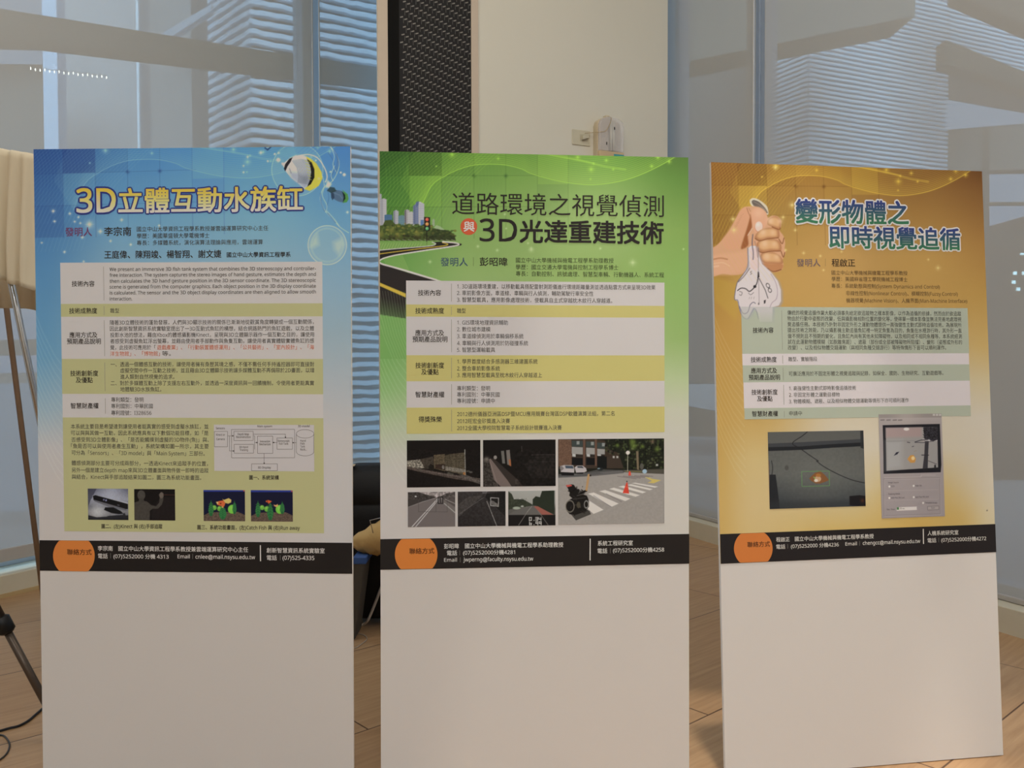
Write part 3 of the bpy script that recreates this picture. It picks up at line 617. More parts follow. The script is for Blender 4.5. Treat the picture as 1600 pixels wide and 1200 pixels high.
class Paint:
    """draws the print on a lattice of points given in photograph pixels"""
    def __init__(s, X, Y): s.X, s.Y = X.ravel(), Y.ravel(); s.C = np.zeros((s.X.size, 3))
    def _box(s, x0, x1, y0, y1): return np.nonzero((s.X > x0) & (s.X < x1) & (s.Y > y0) & (s.Y < y1))[0]
    def mix(s, idx, a, col): a = np.clip(a, 0, 1)[:, None]; s.C[idx] = s.C[idx] * (1 - a) + np.asarray(col, float) * a
    def fill(s, col): s.C[:] = col
    def _dist(s, idx, pts, close):
        x, y = s.X[idx], s.Y[idx]; d = np.full(x.size, 1e9); n = len(pts)
        for k in range(n if close else n - 1):
            (x0, y0), (x1, y1) = pts[k], pts[(k + 1) % n]; dx, dy = x1 - x0, y1 - y0; L = dx * dx + dy * dy + 1e-9
            t = np.clip(((x - x0) * dx + (y - y0) * dy) / L, 0, 1); d = np.minimum(d, np.hypot(x - x0 - t * dx, y - y0 - t * dy))
        return d
    def poly(s, pts, col, a=1.0, soft=0.8):
        P = np.asarray(pts, float); idx = s._box(P[:, 0].min() - soft, P[:, 0].max() + soft, P[:, 1].min() - soft, P[:, 1].max() + soft)
        if not idx.size: return
        x, y = s.X[idx], s.Y[idx]; ins = np.zeros(x.size, bool); n = len(P)
        for k in range(n):
            (x0, y0), (x1, y1) = P[k], P[(k + 1) % n]
            if y0 == y1: continue
            ins ^= ((y0 > y) != (y1 > y)) & (x < (x1 - x0) * (y - y0) / (y1 - y0) + x0)
        d = s._dist(idx, P, True); sd = np.where(ins, d, -d); s.mix(idx, a * np.clip(0.5 + sd / soft, 0, 1), col)
    def line(s, pts, w, col, a=1.0):
        P = np.asarray(pts, float); m = w + 1.5
        idx = s._box(P[:, 0].min() - m, P[:, 0].max() + m, P[:, 1].min() - m, P[:, 1].max() + m)
        if idx.size: s.mix(idx, a * np.clip(0.5 + w / 2 - s._dist(idx, P, False), 0, 1), col)
    def ell(s, cx, cy, rx, ry, col, rot=0.0, a=1.0, soft=0.9):
        m = max(rx, ry) + 2; idx = s._box(cx - m, cx + m, cy - m, cy + m)
        if not idx.size: return
        x, y = s.X[idx] - cx, s.Y[idx] - cy; c, q = math.cos(rot), math.sin(rot); X, Y = x * c + y * q, -x * q + y * c
        r = np.hypot(X / rx, Y / ry); s.mix(idx, a * np.clip(0.5 + (1 - r) * min(rx, ry) / soft, 0, 1), col)
    def ring(s, cx, cy, rx, ry, w, col, a=1.0, rot=0.0):
        m = max(rx, ry) + w + 2; idx = s._box(cx - m, cx + m, cy - m, cy + m)
        if not idx.size: return
        x, y = s.X[idx] - cx, s.Y[idx] - cy; c, q = math.cos(rot), math.sin(rot); X, Y = x * c + y * q, -x * q + y * c
        d = np.abs(np.hypot(X / rx, Y / ry) - 1) * min(rx, ry); s.mix(idx, a * np.clip(0.5 + w / 2 - d, 0, 1), col)
    def glow(s, cx, cy, r, col, a=1.0):
        idx = s._box(cx - 3 * r, cx + 3 * r, cy - 3 * r, cy + 3 * r)
        if idx.size: s.mix(idx, a * np.exp(-((s.X[idx] - cx) ** 2 + (s.Y[idx] - cy) ** 2) / (r * r)), col)
    def star(s, cx, cy, r, col, a=1.0):
        s.glow(cx, cy, r, col, a * 0.6); s.glow(cx, cy, r * 0.4, col, a); s.line([(cx - r * 1.2, cy), (cx + r * 1.2, cy)], 0.3, col, a * .5); s.line([(cx, cy - r * 1.2), (cx, cy + r * 1.2)], 0.3, col, a * .5)
    def noise(s, pts_or_none, amp, sc, seed=0, sy=None):
        """speckle: multiplies the colour inside a polygon's box by value noise"""
        if pts_or_none is None: idx = np.arange(s.X.size)
        else: P = np.asarray(pts_or_none, float); idx = s._box(P[:, 0].min(), P[:, 0].max(), P[:, 1].min(), P[:, 1].max())
        if not idx.size: return
        x, y = s.X[idx] / sc, s.Y[idx] / (sy or sc); xi, yi = np.floor(x).astype(np.int64), np.floor(y).astype(np.int64); fx, fy = x - xi, y - yi
        def h(a, b): v = (a * 374761393 + b * 668265263 + seed * 1442695) & 0x7fffffff; v = ((v ^ (v >> 13)) * 1274126177) & 0x7fffffff; return ((v ^ (v >> 16)) & 0xffff) / 65535.0
        fx, fy = fx * fx * (3 - 2 * fx), fy * fy * (3 - 2 * fy)
        n = (h(xi, yi) * (1 - fx) + h(xi + 1, yi) * fx) * (1 - fy) + (h(xi, yi + 1) * (1 - fx) + h(xi + 1, yi + 1) * fx) * fy
        s.C[idx] *= (1 + amp * (2 * n - 1))[:, None]
    def rows(s, stops):      # vertical run of colours: [(y, col), ...]
        ys = [q[0] for q in stops]
        for k in range(3): s.C[:, k] = np.interp(s.Y, ys, [q[1][k] for q in stops])

def Zc(ox, oy, sc):          # from the coordinates of an enlarged crop to photograph pixels
    return lambda *pts: [(ox + x / sc, oy + y / sc) for x, y in pts]

def local_of(i): return BMAT[i]
BMAT = {}
def lattice_mesh(i, name, us, vs, paint, depth, parent):
    """flat printed sheet on board i between the columns us and the rows vs, coloured by paint()"""
    U, V = np.meshgrid(us, vs); X, Y = px_of(i, U, V); p = Paint(X, Y); paint(p)
    nr, nc = U.shape; me = bpy.data.meshes.new(name); nv = nr * nc; nf = (nr - 1) * (nc - 1)
    co = np.stack([U.ravel(), np.full(nv, -depth), V.ravel()], 1).astype(np.float32)
    q = np.arange(nv).reshape(nr, nc); fc = np.stack([q[:-1, :-1], q[:-1, 1:], q[1:, 1:], q[1:, :-1]], -1).reshape(-1, 4)
    if vs[1] < vs[0]: fc = fc[:, ::-1]
    me.vertices.add(nv); me.vertices.foreach_set('co', co.ravel()); me.loops.add(nf * 4); me.loops.foreach_set('vertex_index', fc.ravel().astype(np.int32))
    me.polygons.add(nf); me.polygons.foreach_set('loop_start', np.arange(0, nf * 4, 4, dtype=np.int32)); me.polygons.foreach_set('loop_total', np.full(nf, 4, np.int32)); me.update(calc_edges=True); me.validate()
    at_ = me.color_attributes.new('print', 'FLOAT_COLOR', 'POINT'); rgba = np.ones((nv, 4), np.float32); rgba[:, :3] = ink(i, np.clip(p.C, 0, 255)); at_.data.foreach_set('color', rgba.ravel())
    me.materials.append(M_PRINT); o = bpy.data.objects.new(name, me); COL.objects.link(o); o.parent = parent; return o
def quad_patch(i, name, quad, paint, depth, parent, step=0.7):
    """printed picture: the rectangle on the sheet that fits the four photograph corners tl, tr, br, bl"""
    q = uv(i, quad); u0, u1 = (q[0][0] + q[3][0]) / 2, (q[1][0] + q[2][0]) / 2; v0, v1 = (q[0][1] + q[1][1]) / 2, (q[2][1] + q[3][1]) / 2
    w = abs(quad[1][0] - quad[0][0]); h = abs(quad[3][1] - quad[0][1])
    return lattice_mesh(i, name, np.linspace(u0, u1, max(2, int(w / step))), np.linspace(v0, v1, max(2, int(h / step))), paint, depth, parent)
def flat_quads(i, name, quads, depth, parent, rect=True):
    """flat printed shapes: [(photograph corners, colour)]"""
    vs = []; fs = []; mi = []; mats = []
    for pts, c in quads:
        q = uv(i, pts)
        if rect and len(pts) == 4:
            u0, u1, v0, v1 = (q[0][0] + q[3][0]) / 2, (q[1][0] + q[2][0]) / 2, (q[0][1] + q[1][1]) / 2, (q[2][1] + q[3][1]) / 2; q = [(u0, v0), (u1, v0), (u1, v1), (u0, v1)]
        b = len(vs); vs += [(u, -depth, v) for u, v in q]; fs.append(tuple(range(b, b + len(q)))); m = ink_mat(i, c)
        if m not in mats: mats.append(m)
        mi.append(mats.index(m))
    me = bpy.data.meshes.new(name); me.from_pydata(vs, [], fs); [me.materials.append(m) for m in mats]; me.polygons.foreach_set('material_index', mi)
    o = bpy.data.objects.new(name, me); COL.objects.link(o); o.parent = parent; return o
def stroke_quads(i, name, strokes, depth, parent):
    """thin printed lines: (x0, y0, x1, y1, width, colour) in photograph pixels"""
    out = []
    for x0, y0, x1, y1, w, c in strokes:
        dx, dy = x1 - x0, y1 - y0; L = math.hypot(dx, dy) or 1; nx, ny = -dy / L * w / 2, dx / L * w / 2
        out.append(([(x0 + nx, y0 + ny), (x1 + nx, y1 + ny), (x1 - nx, y1 - ny), (x0 - nx, y0 - ny)], c))
    return flat_quads(i, name, out, depth, parent, rect=False)

_cache = {}
def plain(body):
    """Latin letters and digits in an even sans-serif cut"""
    return ''.join(chr(0x1D5A0 + ord(c) - 65) if 'A' <= c <= 'Z' else chr(0x1D5BA + ord(c) - 97) if 'a' <= c <= 'z' else chr(0x1D7E2 + ord(c) - 48) if '0' <= c <= '9' else c for c in body)
def glyphs(body):
    if body not in _cache:
        c = bpy.data.curves.new('lettering', 'FONT'); c.body = plain(body); c.size = 1; c.resolution_u = 2
        o = bpy.data.objects.new('lettering', c); COL.objects.link(o); bpy.context.view_layer.update()
        dg = bpy.context.evaluated_depsgraph_get(); me = bpy.data.meshes.new_from_object(o.evaluated_get(dg))
        n = len(me.vertices); co = np.empty(n * 3, np.float32); me.vertices.foreach_get('co', co); fs = [tuple(p.vertices) for p in me.polygons]
        _cache[body] = (co.reshape(-1, 3)[:, :2].astype(float), fs)
        bpy.data.objects.remove(o); bpy.data.curves.remove(c); bpy.data.meshes.remove(me)
    return _cache[body]
def heavier(g, f, r):
    """the same lettering with strokes r thicker on every side: shifted copies laid over each other"""
    if r <= 0.004: return g, f
    n = 4 if r < 0.03 else 12; G, F = [], []
    for k in range(n):
        a = 2 * math.pi * (k + .5) / n; F += [tuple(q + k * len(g) for q in p) for p in f]; G.append(g + np.array([math.cos(a), math.sin(a)]) * r)
    return np.concatenate(G), F
STEP = 1.6e-5      # each laid-over copy lies this much nearer, so that no two faces share one plane
def text(i, name, lines, depth, parent, bold=0.0, grad=None):
    """printed lettering. lines: (words, x0, y0, x1, y1, height, colour[, bold]); y is the middle of the line, all in photograph pixels"""
    VS = []; FS = []; MI = []; mats = []; T = []; n0 = 0
    for ln in lines:
        body, x0, y0, x1, y1, h, c = ln[:7]; bd = ln[7] if len(ln) > 7 else bold
        g0, f0 = glyphs(body); g, f = heavier(g0, f0, bd); xa, xb = g0[:, 0].min(), g0[:, 0].max()
        (ua, va), (ub, vb), (uc, vc) = uv(i, [(x0, y0), (x1, y1), ((x0 + x1) / 2, (y0 + y1) / 2 + h)]); hw = abs((va + vb) / 2 - vc)
        t = (g[:, 0] - xa) / (xb - xa); cjk = any(0x2e80 < ord(ch) < 0x10000 for ch in body); mid, em = (0.385, 0.93) if cjk else (0.34, 0.75)
        yy = (g[:, 1] - mid) / em
        dd = depth + STEP * (np.arange(len(t)) // len(g0)); VS.append(np.stack([ua + (ub - ua) * t, -dd, va + (vb - va) * t + yy * hw], 1)); T.append(yy + 0.5)
        m = ink_mat(i, c if not grad else grad[0])
        if m not in mats: mats.append(m)
        FS += [tuple(k + n0 for k in p) for p in f]; MI += [mats.index(m)] * len(f); n0 += len(t)
    me = bpy.data.meshes.new(name); co = np.concatenate(VS); me.from_pydata(co.tolist(), [], FS)
    if grad:
        t = np.clip(np.concatenate(T), 0, 1)[:, None]; cc = np.array(grad[1], float) * (1 - t) + np.array(grad[0], float) * t
        a = me.color_attributes.new('print', 'FLOAT_COLOR', 'POINT'); rgba = np.ones((len(t), 4), np.float32); rgba[:, :3] = ink(i, cc); a.data.foreach_set('color', rgba.ravel()); me.materials.append(M_PRINT)
    else:
        [me.materials.append(m) for m in mats]; me.polygons.foreach_set('material_index', MI)
    o = bpy.data.objects.new(name, me); COL.objects.link(o); o.parent = parent; return o

M_FOAM = mat('foam_board', (RHO, RHO, RHO), 0.6, spec=0.2); M_FOAM_EDGE = mat('foam_edge', (0.86, 0.85, 0.83), 0.7)
def board(i, label):
    x, y, yaw, lean, roll = BOARDS[i]
    t = tag(empty('poster_board', (x, y, 0.0022)), label, 'poster board', 'exhibition poster boards standing in a row')
    t.matrix_world = Matrix.Translation((x, y, 0.0022)) @ Matrix.Rotation(yaw, 4, 'Z') @ Matrix.Rotation(-lean, 4, 'X') @ Matrix.Rotation(-roll, 4, 'Y')
    b = MB().box((-BW / 2, 0.0, 0), (BW / 2, 0.012, BH)).build('foam_board', [M_FOAM, M_FOAM_EDGE], t)
    for p in b.data.polygons: p.material_index = 0 if abs(p.normal.y) > .5 else 1
    # folding stay behind the board
    s = MB(); k = 0.34; s.hexa([(-.06, .013, .02), (.06, .013, .02), (.06, k, .0), (-.06, k, .0), (-.06, .013, .62), (.06, .013, .62), (.06, .022, .62), (-.06, .022, .62)]); s.build('back_stay', M_FOAM, t)
    return t
def pxstep(i, st): return BW / (abs(CORN[i][1][0] - CORN[i][0][0]) / st)

# wave lines shared by the three designs, in pixels of the green sheet measured from its top left corner
WAVE = [(655, 330), (672.7, 291.7), (692, 277), (715, 265.7), (739, 259), (763.7, 257.6), (788, 259), (812.5, 265), (825, 271.4), (849, 278.7), (882, 286), (922.5, 289.8), (963, 285), (995.6, 275.5), (1028, 261), (1055.7, 245.4), (1068, 236)]
GRIDX = (639.4, 689, 738.6, 787.8, 837, 885); GRIDY = (275.5, 323.4)
def template(i, p, dark, bright, linec, a_line, a_sq):
    """dark squares, hair lines, moire lines and sparkles"""
    su = 0.9 / 481.0
    U2 = lambda x, y: (-0.45 + (x - 594.7) * su, BH - (y - 238.0 - (x - 594.7) * 0.0193) * su)
    def T(pts):
        a = np.array([U2(*q) for q in pts]); X, Y = px_of(i, a[:, 0], a[:, 1]); return list(zip(X, Y))
    cell = lambda x0, y0, x1, y1: T([(x0, y0), (x1, y0), (x1, y1), (x0, y1)])
    p.poly(cell(639.4, 230, 689, 275.5), dark, a_sq); p.poly(cell(590, 230, 639.4, 275.5), dark, a_sq * .45); p.poly(cell(590, 275.5, 639.4, 323.4), dark, a_sq * .25)
    p.poly(cell(590, 323.4, 639.4, 371), dark, a_sq * .4); p.poly(cell(689, 230, 738.6, 275.5), dark, a_sq * .2); p.poly(cell(639.4, 275.5, 689, 323.4), bright, .18)
    p.poly(cell(837, 230, 885, 289), bright, .22); p.poly(cell(838, 289, 885, 340), dark, a_sq * .12); p.poly(cell(788, 275.5, 837, 323.4), bright, .08)
    for x in GRIDX: p.line(T([(x, 236), (x, 372)]), .7, dark, .35)
    for y in GRIDY: p.line(T([(594, y), (842, y)]), .7, dark, .35)
    for x in (738.6, 787.8): p.glow(*T([(x, 276)])[0], 2.6, dark, .6)
    w = [tuple(v) for v in np.array([(q[0], q[1]) for q in spline([(x, y, 0) for x, y in WAVE], 3)])]
    # bright skirt above the wave
    for k in range(26):
        p.line(T([(x - k * 1.2 * max(0, 1 - (x - 640) / 330), y - k * 3.15 * (0.55 + 0.45 * min(1, abs(x - 655) / 120))) for x, y in w]), .8, linec, a_line * (1.0 - k * .015))
    for k in range(5): p.line(T([(x, y - 2 - k * 4) for x, y in w]), 7, linec, a_line * (.22 - .04 * k))
    p.line(T(w), 1.5, linec, a_line * 1.3)
    for k in range(30):            # falling lines that fan out towards the left edge
        x0 = 782 - k * 6.2; p.line(T([(x0, 238), (x0 - 28, 262), (x0 - 58, 290), (x0 - 84, 322), (x0 - 104, 358), (x0 - 116, 392)]), .7, linec, a_line * .75)
    for k in range(34):            # crossing lines
        x0 = 596 + k * 5.4; p.line(T([(x0, 236), (x0 + 8, 262), (x0 + 10, 290), (x0 + 4, 318), (x0 - 8, 350)]), .6, linec, a_line * .55 * (1 - k / 44))
    p.line(T([(835, 238), (868, 245), (905, 252), (945, 262), (975, 266)]), 3.5, linec, a_line * .9); p.line(T([(840, 241), (880, 248), (925, 256)]), 1.6, bright, .55)
    for k in range(15):            # faint lines along the lower left margin
        p.line(T([(588, 470 + k * 13), (604, 512 + k * 13), (622, 548 + k * 13), (640, 572 + k * 13)]), .8, (225, 225, 205), .22)
    for x, y, r in ((705, 243, 5), (776, 249, 2.5), (900, 247, 4), (921, 266, 5), (925, 257, 2), (945, 252, 3), (956, 266, 2), (1027, 247, 3.5), (1045, 254, 3.5), (1017, 261, 3), (920, 281, 1.6), (681, 261, 1.6)): p.star(*T([(x, y)])[0], r, linec, .8)
    return T

# ---- lists of lettering -------------------------------------------------
DK = (52, 44, 40); GY = (74, 68, 64); WH = (205, 198, 188)
def blend_cols(p, profs):
    """profs: [(x, [(y, col), ...]), ...] - colour runs down the sheet at several columns, blended across"""
    xs = [q[0] for q in profs]; vals = []
    for _, st in profs: vals.append(np.stack([np.interp(p.Y, [q[0] for q in st], [q[1][k] for q in st]) for k in range(3)], 1))
    t = np.interp(p.X, xs, np.arange(len(xs))); k = np.clip(np.floor(t).astype(int), 0, len(xs) - 2); f = (t - k)[:, None]; f = f * f * (3 - 2 * f)
    V = np.stack(vals); idx = np.arange(len(t)); p.C[:] = V[k, idx] * (1 - f) + V[k + 1, idx] * f
def sheet_rows(fine_to, st_fine, st_coarse):
    a = np.arange(BH, BH - fine_to, -st_fine); b = np.arange(a[-1] - st_coarse, BH - PM, -st_coarse); return np.concatenate([a, b, [BH - PM]])
W1, W2_, W3 = (188, 177, 170), (196, 186, 180), (203, 195, 190)

# ======================= blue sheet
def paint_blue(p):
    blend_cols(p, [(60, [(232, (38, 84, 146)), (300, (52, 104, 160)), (420, (74, 132, 176)), (560, (92, 146, 178)), (640, (140, 165, 178)), (700, (182, 176, 174)), (760, W1)]),
                   (200, [(232, (62, 126, 180)), (330, (92, 150, 186)), (410, (118, 160, 182)), (560, (150, 168, 176)), (660, W1)]),
                   (420, [(232, (72, 142, 198)), (330, (104, 160, 194)), (410, (128, 166, 186)), (560, (160, 172, 176)), (660, W1)]),
                   (545, [(232, (60, 124, 190)), (340, (92, 150, 194)), (430, (124, 162, 184)), (520, (142, 164, 174)), (620, (170, 172, 174)), (680, (185, 177, 172))])])
    T = template(1, p, (34, 62, 130), (110, 170, 190), (140, 190, 190), .24, .62)
    Z = Zc(290, 220, 5.714)
    # water bubble with a butterfly fish
    p.ell(*Z((1000, 270))[0], 40, 41, (120, 170, 195), a=.35); p.ring(*Z((1000, 270))[0], 40, 41, 1.1, (190, 215, 220), .55)
    p.line([q[:2] for q in spline([(*v, 0) for v in Z((1010, 145), (1100, 135), (1180, 165), (1240, 250), (1265, 330), (1250, 380))], 5)], 1.6, (225, 225, 220), .85)
    p.line([q[:2] for q in spline([(*v, 0) for v in Z((1290, 60), (1345, 130), (1372, 215), (1350, 310), (1300, 385), (1235, 430), (1203, 520), (1225, 600), (1260, 655), (1330, 730), (1380, 785), (1455, 835))], 5)], 1.1, (200, 220, 228), .65)
    p.line([q[:2] for q in spline([(*v, 0) for v in Z((1275, 120), (1320, 190), (1330, 270), (1290, 350), (1265, 430), (1280, 520), (1250, 640))], 5)], 1.2, (60, 105, 150), .6)
    for q in (((1300, 70), (1330, 150), (1318, 230), (1352, 300)), ((1225, 330), (1240, 420), (1222, 500), (1262, 590), (1250, 650)), ((1262, 640), (1330, 715), (1372, 775)), ((1330, 235), (1300, 320), (1318, 370))): p.line([v[:2] for v in spline([(*b, 0) for b in Z(*q)], 5)], 1.0, (214, 226, 232), .6)
    for q in (((1350, 130), (1368, 215), (1345, 300)), ((1205, 480), (1210, 560), (1240, 640)), ((1268, 660), (1340, 745))): p.line([v[:2] for v in spline([(*b, 0) for b in Z(*q)], 5)], 1.0, (48, 82, 124), .6)
    for x, y, r in ((832, 182, 3), (800, 128, 1.4), (735, 190, 1), (1165, 188, 1.6), (1418, 315, 2.2), (1386, 296, 1.2), (1296, 290, 1.6)): p.ell(*Z((x, y))[0], r, r, (206, 216, 220), a=.75); p.ell(Z((x, y))[0][0] + .4, Z((x, y))[0][1] + .4, r * .5, r * .5, (120, 160, 186), a=.6)
    p.line([q[:2] for q in spline([(*v, 0) for v in Z((1330, 100), (1358, 180), (1340, 270))], 5)], 2.2, (70, 110, 150), .5)
    p.poly(Z((1250, 430), (1268, 362), (1305, 400), (1285, 432)), (222, 226, 226), .8, 3)
    for k in range(6): p.line(Z((1005 + k * 38, 120), (1080 + k * 40, 58)), .9, (70, 120, 175), .45)
    p.poly(Z((860, 60), (890, 95), (930, 60), (975, 80), (990, 135), (930, 165), (860, 150), (815, 110)), (96, 160, 190), .55)
    p.line(Z((712, 75), (735, 92), (770, 60)), 2.2, (30, 50, 95), .8); p.line(Z((728, 70), (750, 66)), 1.2, (190, 210, 225), .8)
    body = Z((858, 212), (885, 205), (930, 168), (985, 142), (1060, 145), (1110, 168), (1155, 205), (1195, 265), (1218, 330), (1205, 385), (1170, 430), (1115, 458), (1062, 442), (1010, 395), (945, 345), (900, 290), (875, 240))
    p.poly(body, (196, 200, 208)); 
    p.poly(Z((985, 142), (1060, 145), (1100, 165), (1020, 190), (950, 200), (935, 168)), (214, 216, 222), .6, 5)
    p.poly(Z((945, 345), (1010, 395), (1062, 442), (1095, 420), (1085, 350), (1010, 300), (930, 290)), (150, 156, 170), .75, 6)
    p.glow(*Z((1085, 350))[0], 9, (110, 116, 128), .5)
    for k in range(15):
        x = 955 + k * 11; p.line(Z((x, 175 + abs(k - 7) * 2.0), (x + 42, 250), (x + 58, 330 + k * 3), (x + 50, 385 + k * 2)), .75, (72, 80, 96), .62)
    p.poly(Z((1075, 150), (1125, 175), (1170, 215), (1215, 290), (1222, 350), (1190, 415), (1110, 460), (1060, 442), (1100, 410), (1130, 330), (1120, 240)), (214, 200, 28))
    p.poly(Z((1150, 300), (1222, 345), (1200, 400), (1150, 430), (1110, 456), (1120, 410)), (196, 196, 40), .8)
    p.poly(Z((1085, 172), (1128, 205), (1152, 265), (1152, 340), (1120, 400), (1088, 422), (1112, 360), (1122, 290), (1112, 230)), (28, 26, 26))
    for k in range(7): p.line(Z((1070 + k * 5, 190 + k * 26), (1112 + k * 2, 205 + k * 26)), 1.0, (190, 186, 30), .7)
    p.poly(Z((928, 172), (958, 158), (940, 200), (912, 240), (893, 285), (880, 262), (890, 222)), (36, 30, 34)); p.poly(Z((857, 205), (892, 210), (884, 240), (862, 226)), (226, 224, 220))
    p.line(Z((930, 260), (945, 300)), .9, (90, 90, 100), .7); p.ell(*Z((1192, 350))[0], 2.4, 2, (226, 226, 120), a=.7)
    # small fish
    p.ell(*Z((1376, 508))[0], 14.6, 8.4, (76, 104, 132), rot=.42); p.poly(Z((1290, 425), (1330, 430), (1350, 462), (1300, 480), (1262, 458)), (44, 66, 70), .9)
    p.poly(Z((1400, 450), (1448, 490), (1455, 530), (1440, 562), (1405, 568), (1425, 525), (1420, 490)), (70, 140, 60)); p.poly(Z((1395, 462), (1425, 495), (1428, 530), (1405, 562), (1412, 520), (1405, 490)), (24, 44, 34))
    p.poly(Z((1300, 475), (1300, 520), (1312, 545), (1330, 520), (1325, 480)), (40, 58, 80), .8); p.line(Z((1330, 480), (1380, 500), (1400, 530)), 1.0, (120, 150, 170), .5)
    # lower bubble
    c = Z((1265, 945))[0]; p.ell(*c, 30, 30.5, (150, 180, 192), a=.35); p.ring(*c, 30, 30.5, 1.3, (212, 214, 208), .7)
    p.poly(Z((1110, 960), (1135, 890), (1175, 845), (1190, 940), (1140, 968)), (205, 208, 205), .5, 8); p.poly(Z((1320, 920), (1400, 880), (1420, 940), (1370, 1030), (1330, 985)), (205, 206, 200), .5, 9)
    p.ring(*c, 25, 26, 3, (205, 212, 212), .18)
    for x, y, r in ((83.5, 331, 3), (85.5, 347, 2.2), (109.5, 335, 2.2), (123, 340.5, 1.8), (117, 347.5, 1.8), (126, 350, 1.8), (140, 352, 6), (157, 363, 3.5), (190.5, 345, 2.4), (65.5, 380.5, 1.6), (101, 395, 2.2), (173, 378, 2), (204.5, 383.7, 2), (129, 372, 2.4), (249, 354, 1.8), (250, 358, 1.6), (387.5, 247, 2), (381, 261, 1.6), (381, 271, 1.7), (408, 240.5, 3), (419, 254, 1.6), (435, 252, 3.2), (436, 241, 1.8), (429.5, 243, 1.4), (538, 275.5, 2.4), (533, 272, 1.4), (543, 334, 2), (131, 410, 1.8)): p.star(x, y, r, (228, 224, 205), .85)
def pic_device(p):
    Z = Zc(60, 730, 6.154); p.fill((92, 92, 108)); p.rows([(764, (70, 70, 92)), (782, (140, 140, 152)), (793, (84, 84, 96)), (800, (120, 118, 122)), (810, (96, 94, 98)), (815, (36, 36, 40))])
    p.glow(*Z((690, 270))[0], 24, (176, 178, 190), .75); p.glow(*Z((570, 440))[0], 13, (190, 188, 188), .8); p.poly(Z((470, 215), (560, 215), (500, 330), (480, 380), (470, 400)), (52, 52, 66), .7)
    p.poly(Z((480, 470), (560, 490), (870, 470), (870, 520), (470, 520)), (28, 28, 32), .85); p.poly(Z((520, 280), (860, 350), (862, 365), (520, 300)), (170, 168, 176)); p.poly(Z((522, 285), (548, 278), (858, 362), (858, 412), (830, 412), (530, 325)), (22, 21, 24))
    p.poly(Z((522, 318), (830, 408), (850, 428), (700, 400), (540, 338)), (96, 94, 100), .9); p.ell(*Z((628, 322))[0], 1.3, 1.5, (110, 110, 140)); p.ell(*Z((650, 328))[0], 1.2, 1.5, (140, 140, 180)); p.line(Z((760, 372), (775, 376)), 1.2, (90, 90, 100))
    p.poly(Z((640, 395), (720, 395), (790, 430), (830, 470), (700, 450), (630, 420)), (24, 24, 26)); p.poly(Z((660, 480), (830, 450), (845, 490), (700, 505)), (40, 40, 44), .9); p.line(Z((700, 470), (810, 462)), 1.2, (140, 140, 146), .8)
    p.noise(None, .04, 1.4, 3)
def pic_depth(p):
    Z = Zc(60, 730, 6.154); p.fill((24, 20, 20)); p.poly(Z((1170, 300), (1310, 300), (1312, 520), (1090, 520), (1085, 440)), (34, 28, 28), .8)
    p.poly(Z((920, 350), (980, 330), (1040, 338), (1085, 375), (1130, 385), (1160, 350), (1165, 300), (1155, 275), (1165, 262), (1178, 290), (1180, 255), (1202, 262), (1198, 330), (1185, 370), (1150, 408), (1095, 410), (1070, 430), (1068, 520), (925, 520)), (68, 62, 56)); p.ell(*Z((988, 278))[0], 6.2, 7.6, (74, 68, 62)); p.poly(Z((968, 310), (1010, 310), (1015, 345), (962, 345)), (66, 60, 54)); p.ell(*Z((1182, 280))[0], 3.2, 4.8, (104, 92, 82))
    p.line(Z((1200, 275), (1308, 278)), 1.0, (86, 50, 42), .8); p.noise(None, .06, 2.2, 5)
